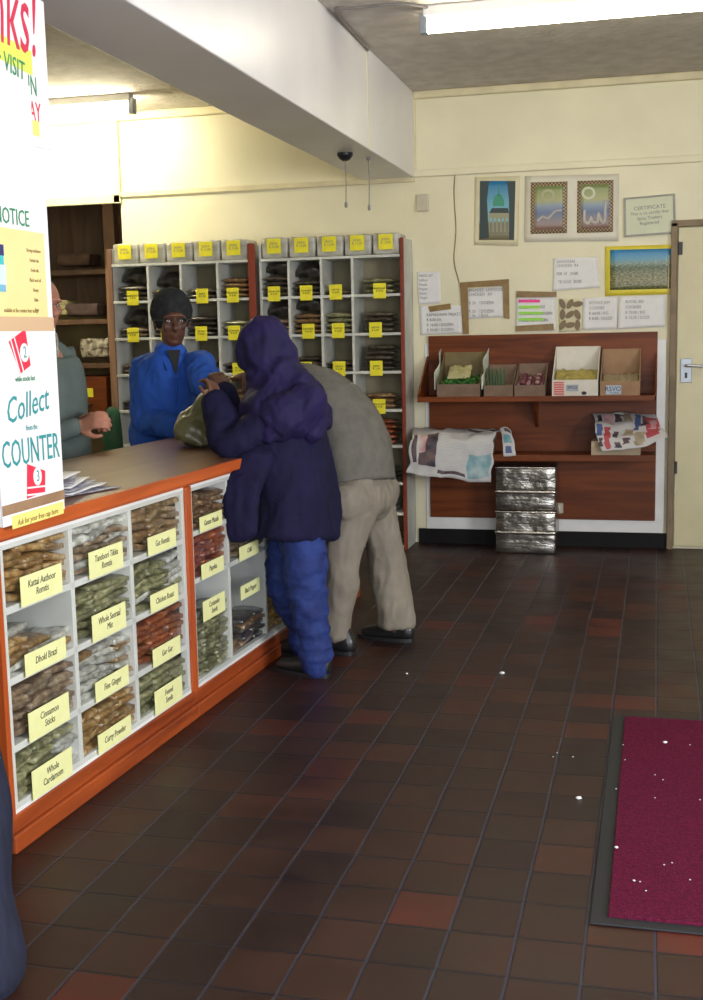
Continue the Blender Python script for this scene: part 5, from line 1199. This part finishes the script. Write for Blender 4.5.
# --- person at the near left, only one trouser leg inside the frame
Q_ = person('person', (-1.62, 2.25), 'person in dark navy trousers at the near end of the counter, one leg visible'); F = Fig(Q_)
fd = V3((.2, 1, 0)).normalized(); sd = V3((0, 0, 1)).cross(fd)   # left of the person = -x
aR, aL = PZ(6, 975, .10), V3((-1.84, 2.16, .10))
aR = V3((-1.452, 2.22, .10))
kR, kL = V3((-1.492, 2.26, .50)), V3((-1.84, 2.22, .48)); hR, hL = V3((-1.58, 2.2, .86)), V3((-1.85, 2.2, .86)); pel = V3((-1.74, 2.2, .92)); chest = V3((-1.80, 2.2, 1.25)); neck = V3((-1.84, 2.2, 1.45)); hc = V3((-1.85, 2.22, 1.59))
b_ = B(); P_, M_h = head(b_, hc, V3((-.2, .97, -.1)), 1.0)
tube(b_, [pel, chest, neck, hc - V3((0, 0, .05))], [(.13, .09), (.15, .10), (.055, .055), (.05, .05)], 16, 4, side=sd)
shR, shL = V3((-1.66, 2.2, 1.38)), V3((-1.99, 2.2, 1.38)); elR, elL = V3((-1.66, 2.18, 1.12)), V3((-2.03, 2.2, 1.1)); wrR, wrL = V3((-1.72, 2.36, 1.0)), V3((-1.98, 2.4, 1.0))
for sh, el, wr in ((shL, elL, wrL), (shR, elR, wrR)): tube(b_, [chest.lerp(sh, .5), sh, el, wr], [.05, .05, .036, .026], 12, 4)
for hp, kn, an in ((hL, kL, aL), (hR, kR, aR)): tube(b_, [hp, kn, an, an - V3((0, 0, .03))], [.07, .05, .038, .036], 12, 4)
hand(b_, wrR, V3((-.2, .9, -.1)), V3((0, 0, 1)), .4, -1); hand(b_, wrL, V3((.1, .9, -.1)), V3((0, 0, 1)), .4, 1)
F.make('body', b_, SK_brown, .0065, 1)
b_ = B(); ell(b_, hc + V3((0, -.02, .045)), (.085, .105, .09)); F.make('hair', b_, M_black, .009, 1)
b_ = B()
for hp, kn, an in ((hL, kL, aL), (hR, kR, aR)): tube(b_, [hp, hp.lerp(kn, .5), kn, kn.lerp(an, .6), an - V3((0, 0, .05))], [.105, .095, .085, .082, .092], 20, 4)
F.make('trousers', b_, noisy('dark_navy_pinstripe', (.010, .012, .026), (.015, .018, .038), 60, .8, .2, 150, stretch=(1, 1, .1), spec=.3), .008, 1, [(.014, (8, 8, 6))])
b_ = B(); tube(b_, [neck - V3((0, 0, .04)), V3((-1.82, 2.2, 1.36)), chest, pel + V3((0, 0, .05)), pel - V3((0, 0, .08))], [(.07, .07), (.17, .11), (.19, .13), (.17, .13), (.17, .13)], 24, 4, side=sd)
for sh, el, wr in ((shL, elL, wrL), (shR, elR, wrR)): tube(b_, [chest.lerp(sh, .6), sh, el, wr], [.08, .08, .06, .045], 14, 4)
F.make('jacket', b_, noisy('charcoal_jacket_cloth', (.03, .03, .04), (.04, .04, .05), 8, .85), .011, 1, [(.01, (8, 8, 5))])
shoe('shoe', aR + V3((.03, -.07, 0)), aR + V3((-.10, .17, 0)), Q_, M_shoe); shoe('shoe', aL - fd * .07, aL + fd * .19, Q_, M_shoe)

# --- olive plastic bag on the counter
bb = PZ(208, 452, CT)
b_ = B()
c0 = PZ(203, 449, CT) + V3((0, .12, 0))
tube(b_, [c0 + V3((-.03, 0, .05)), c0 + V3((-.0, 0, .11)), c0 + V3((.04, 0, .19)), c0 + V3((.07, 0, .27))], [(.15, .10), (.135, .10), (.09, .07), (.035, .03)], 20, 4, side=(1, .2, 0))
bz = V3(c0); b_.transform(Matrix.Translation(-bz))
for v in b_.verts: v.co.z = max(v.co.z, .002)
bag = organic('plastic_bag', b_, noisy('olive_plastic_bag', (.10, .10, .045), (.16, .15, .07), 8, .3, .4, 25), None, .008, 1, [(.03, (10, 10, 9)), (.012, (22, 22, 20))])
bag.location = bz + V3((0, 0, .006)); tag(bag, 'olive green plastic bag on the counter between shopkeeper and customer', 'bag')
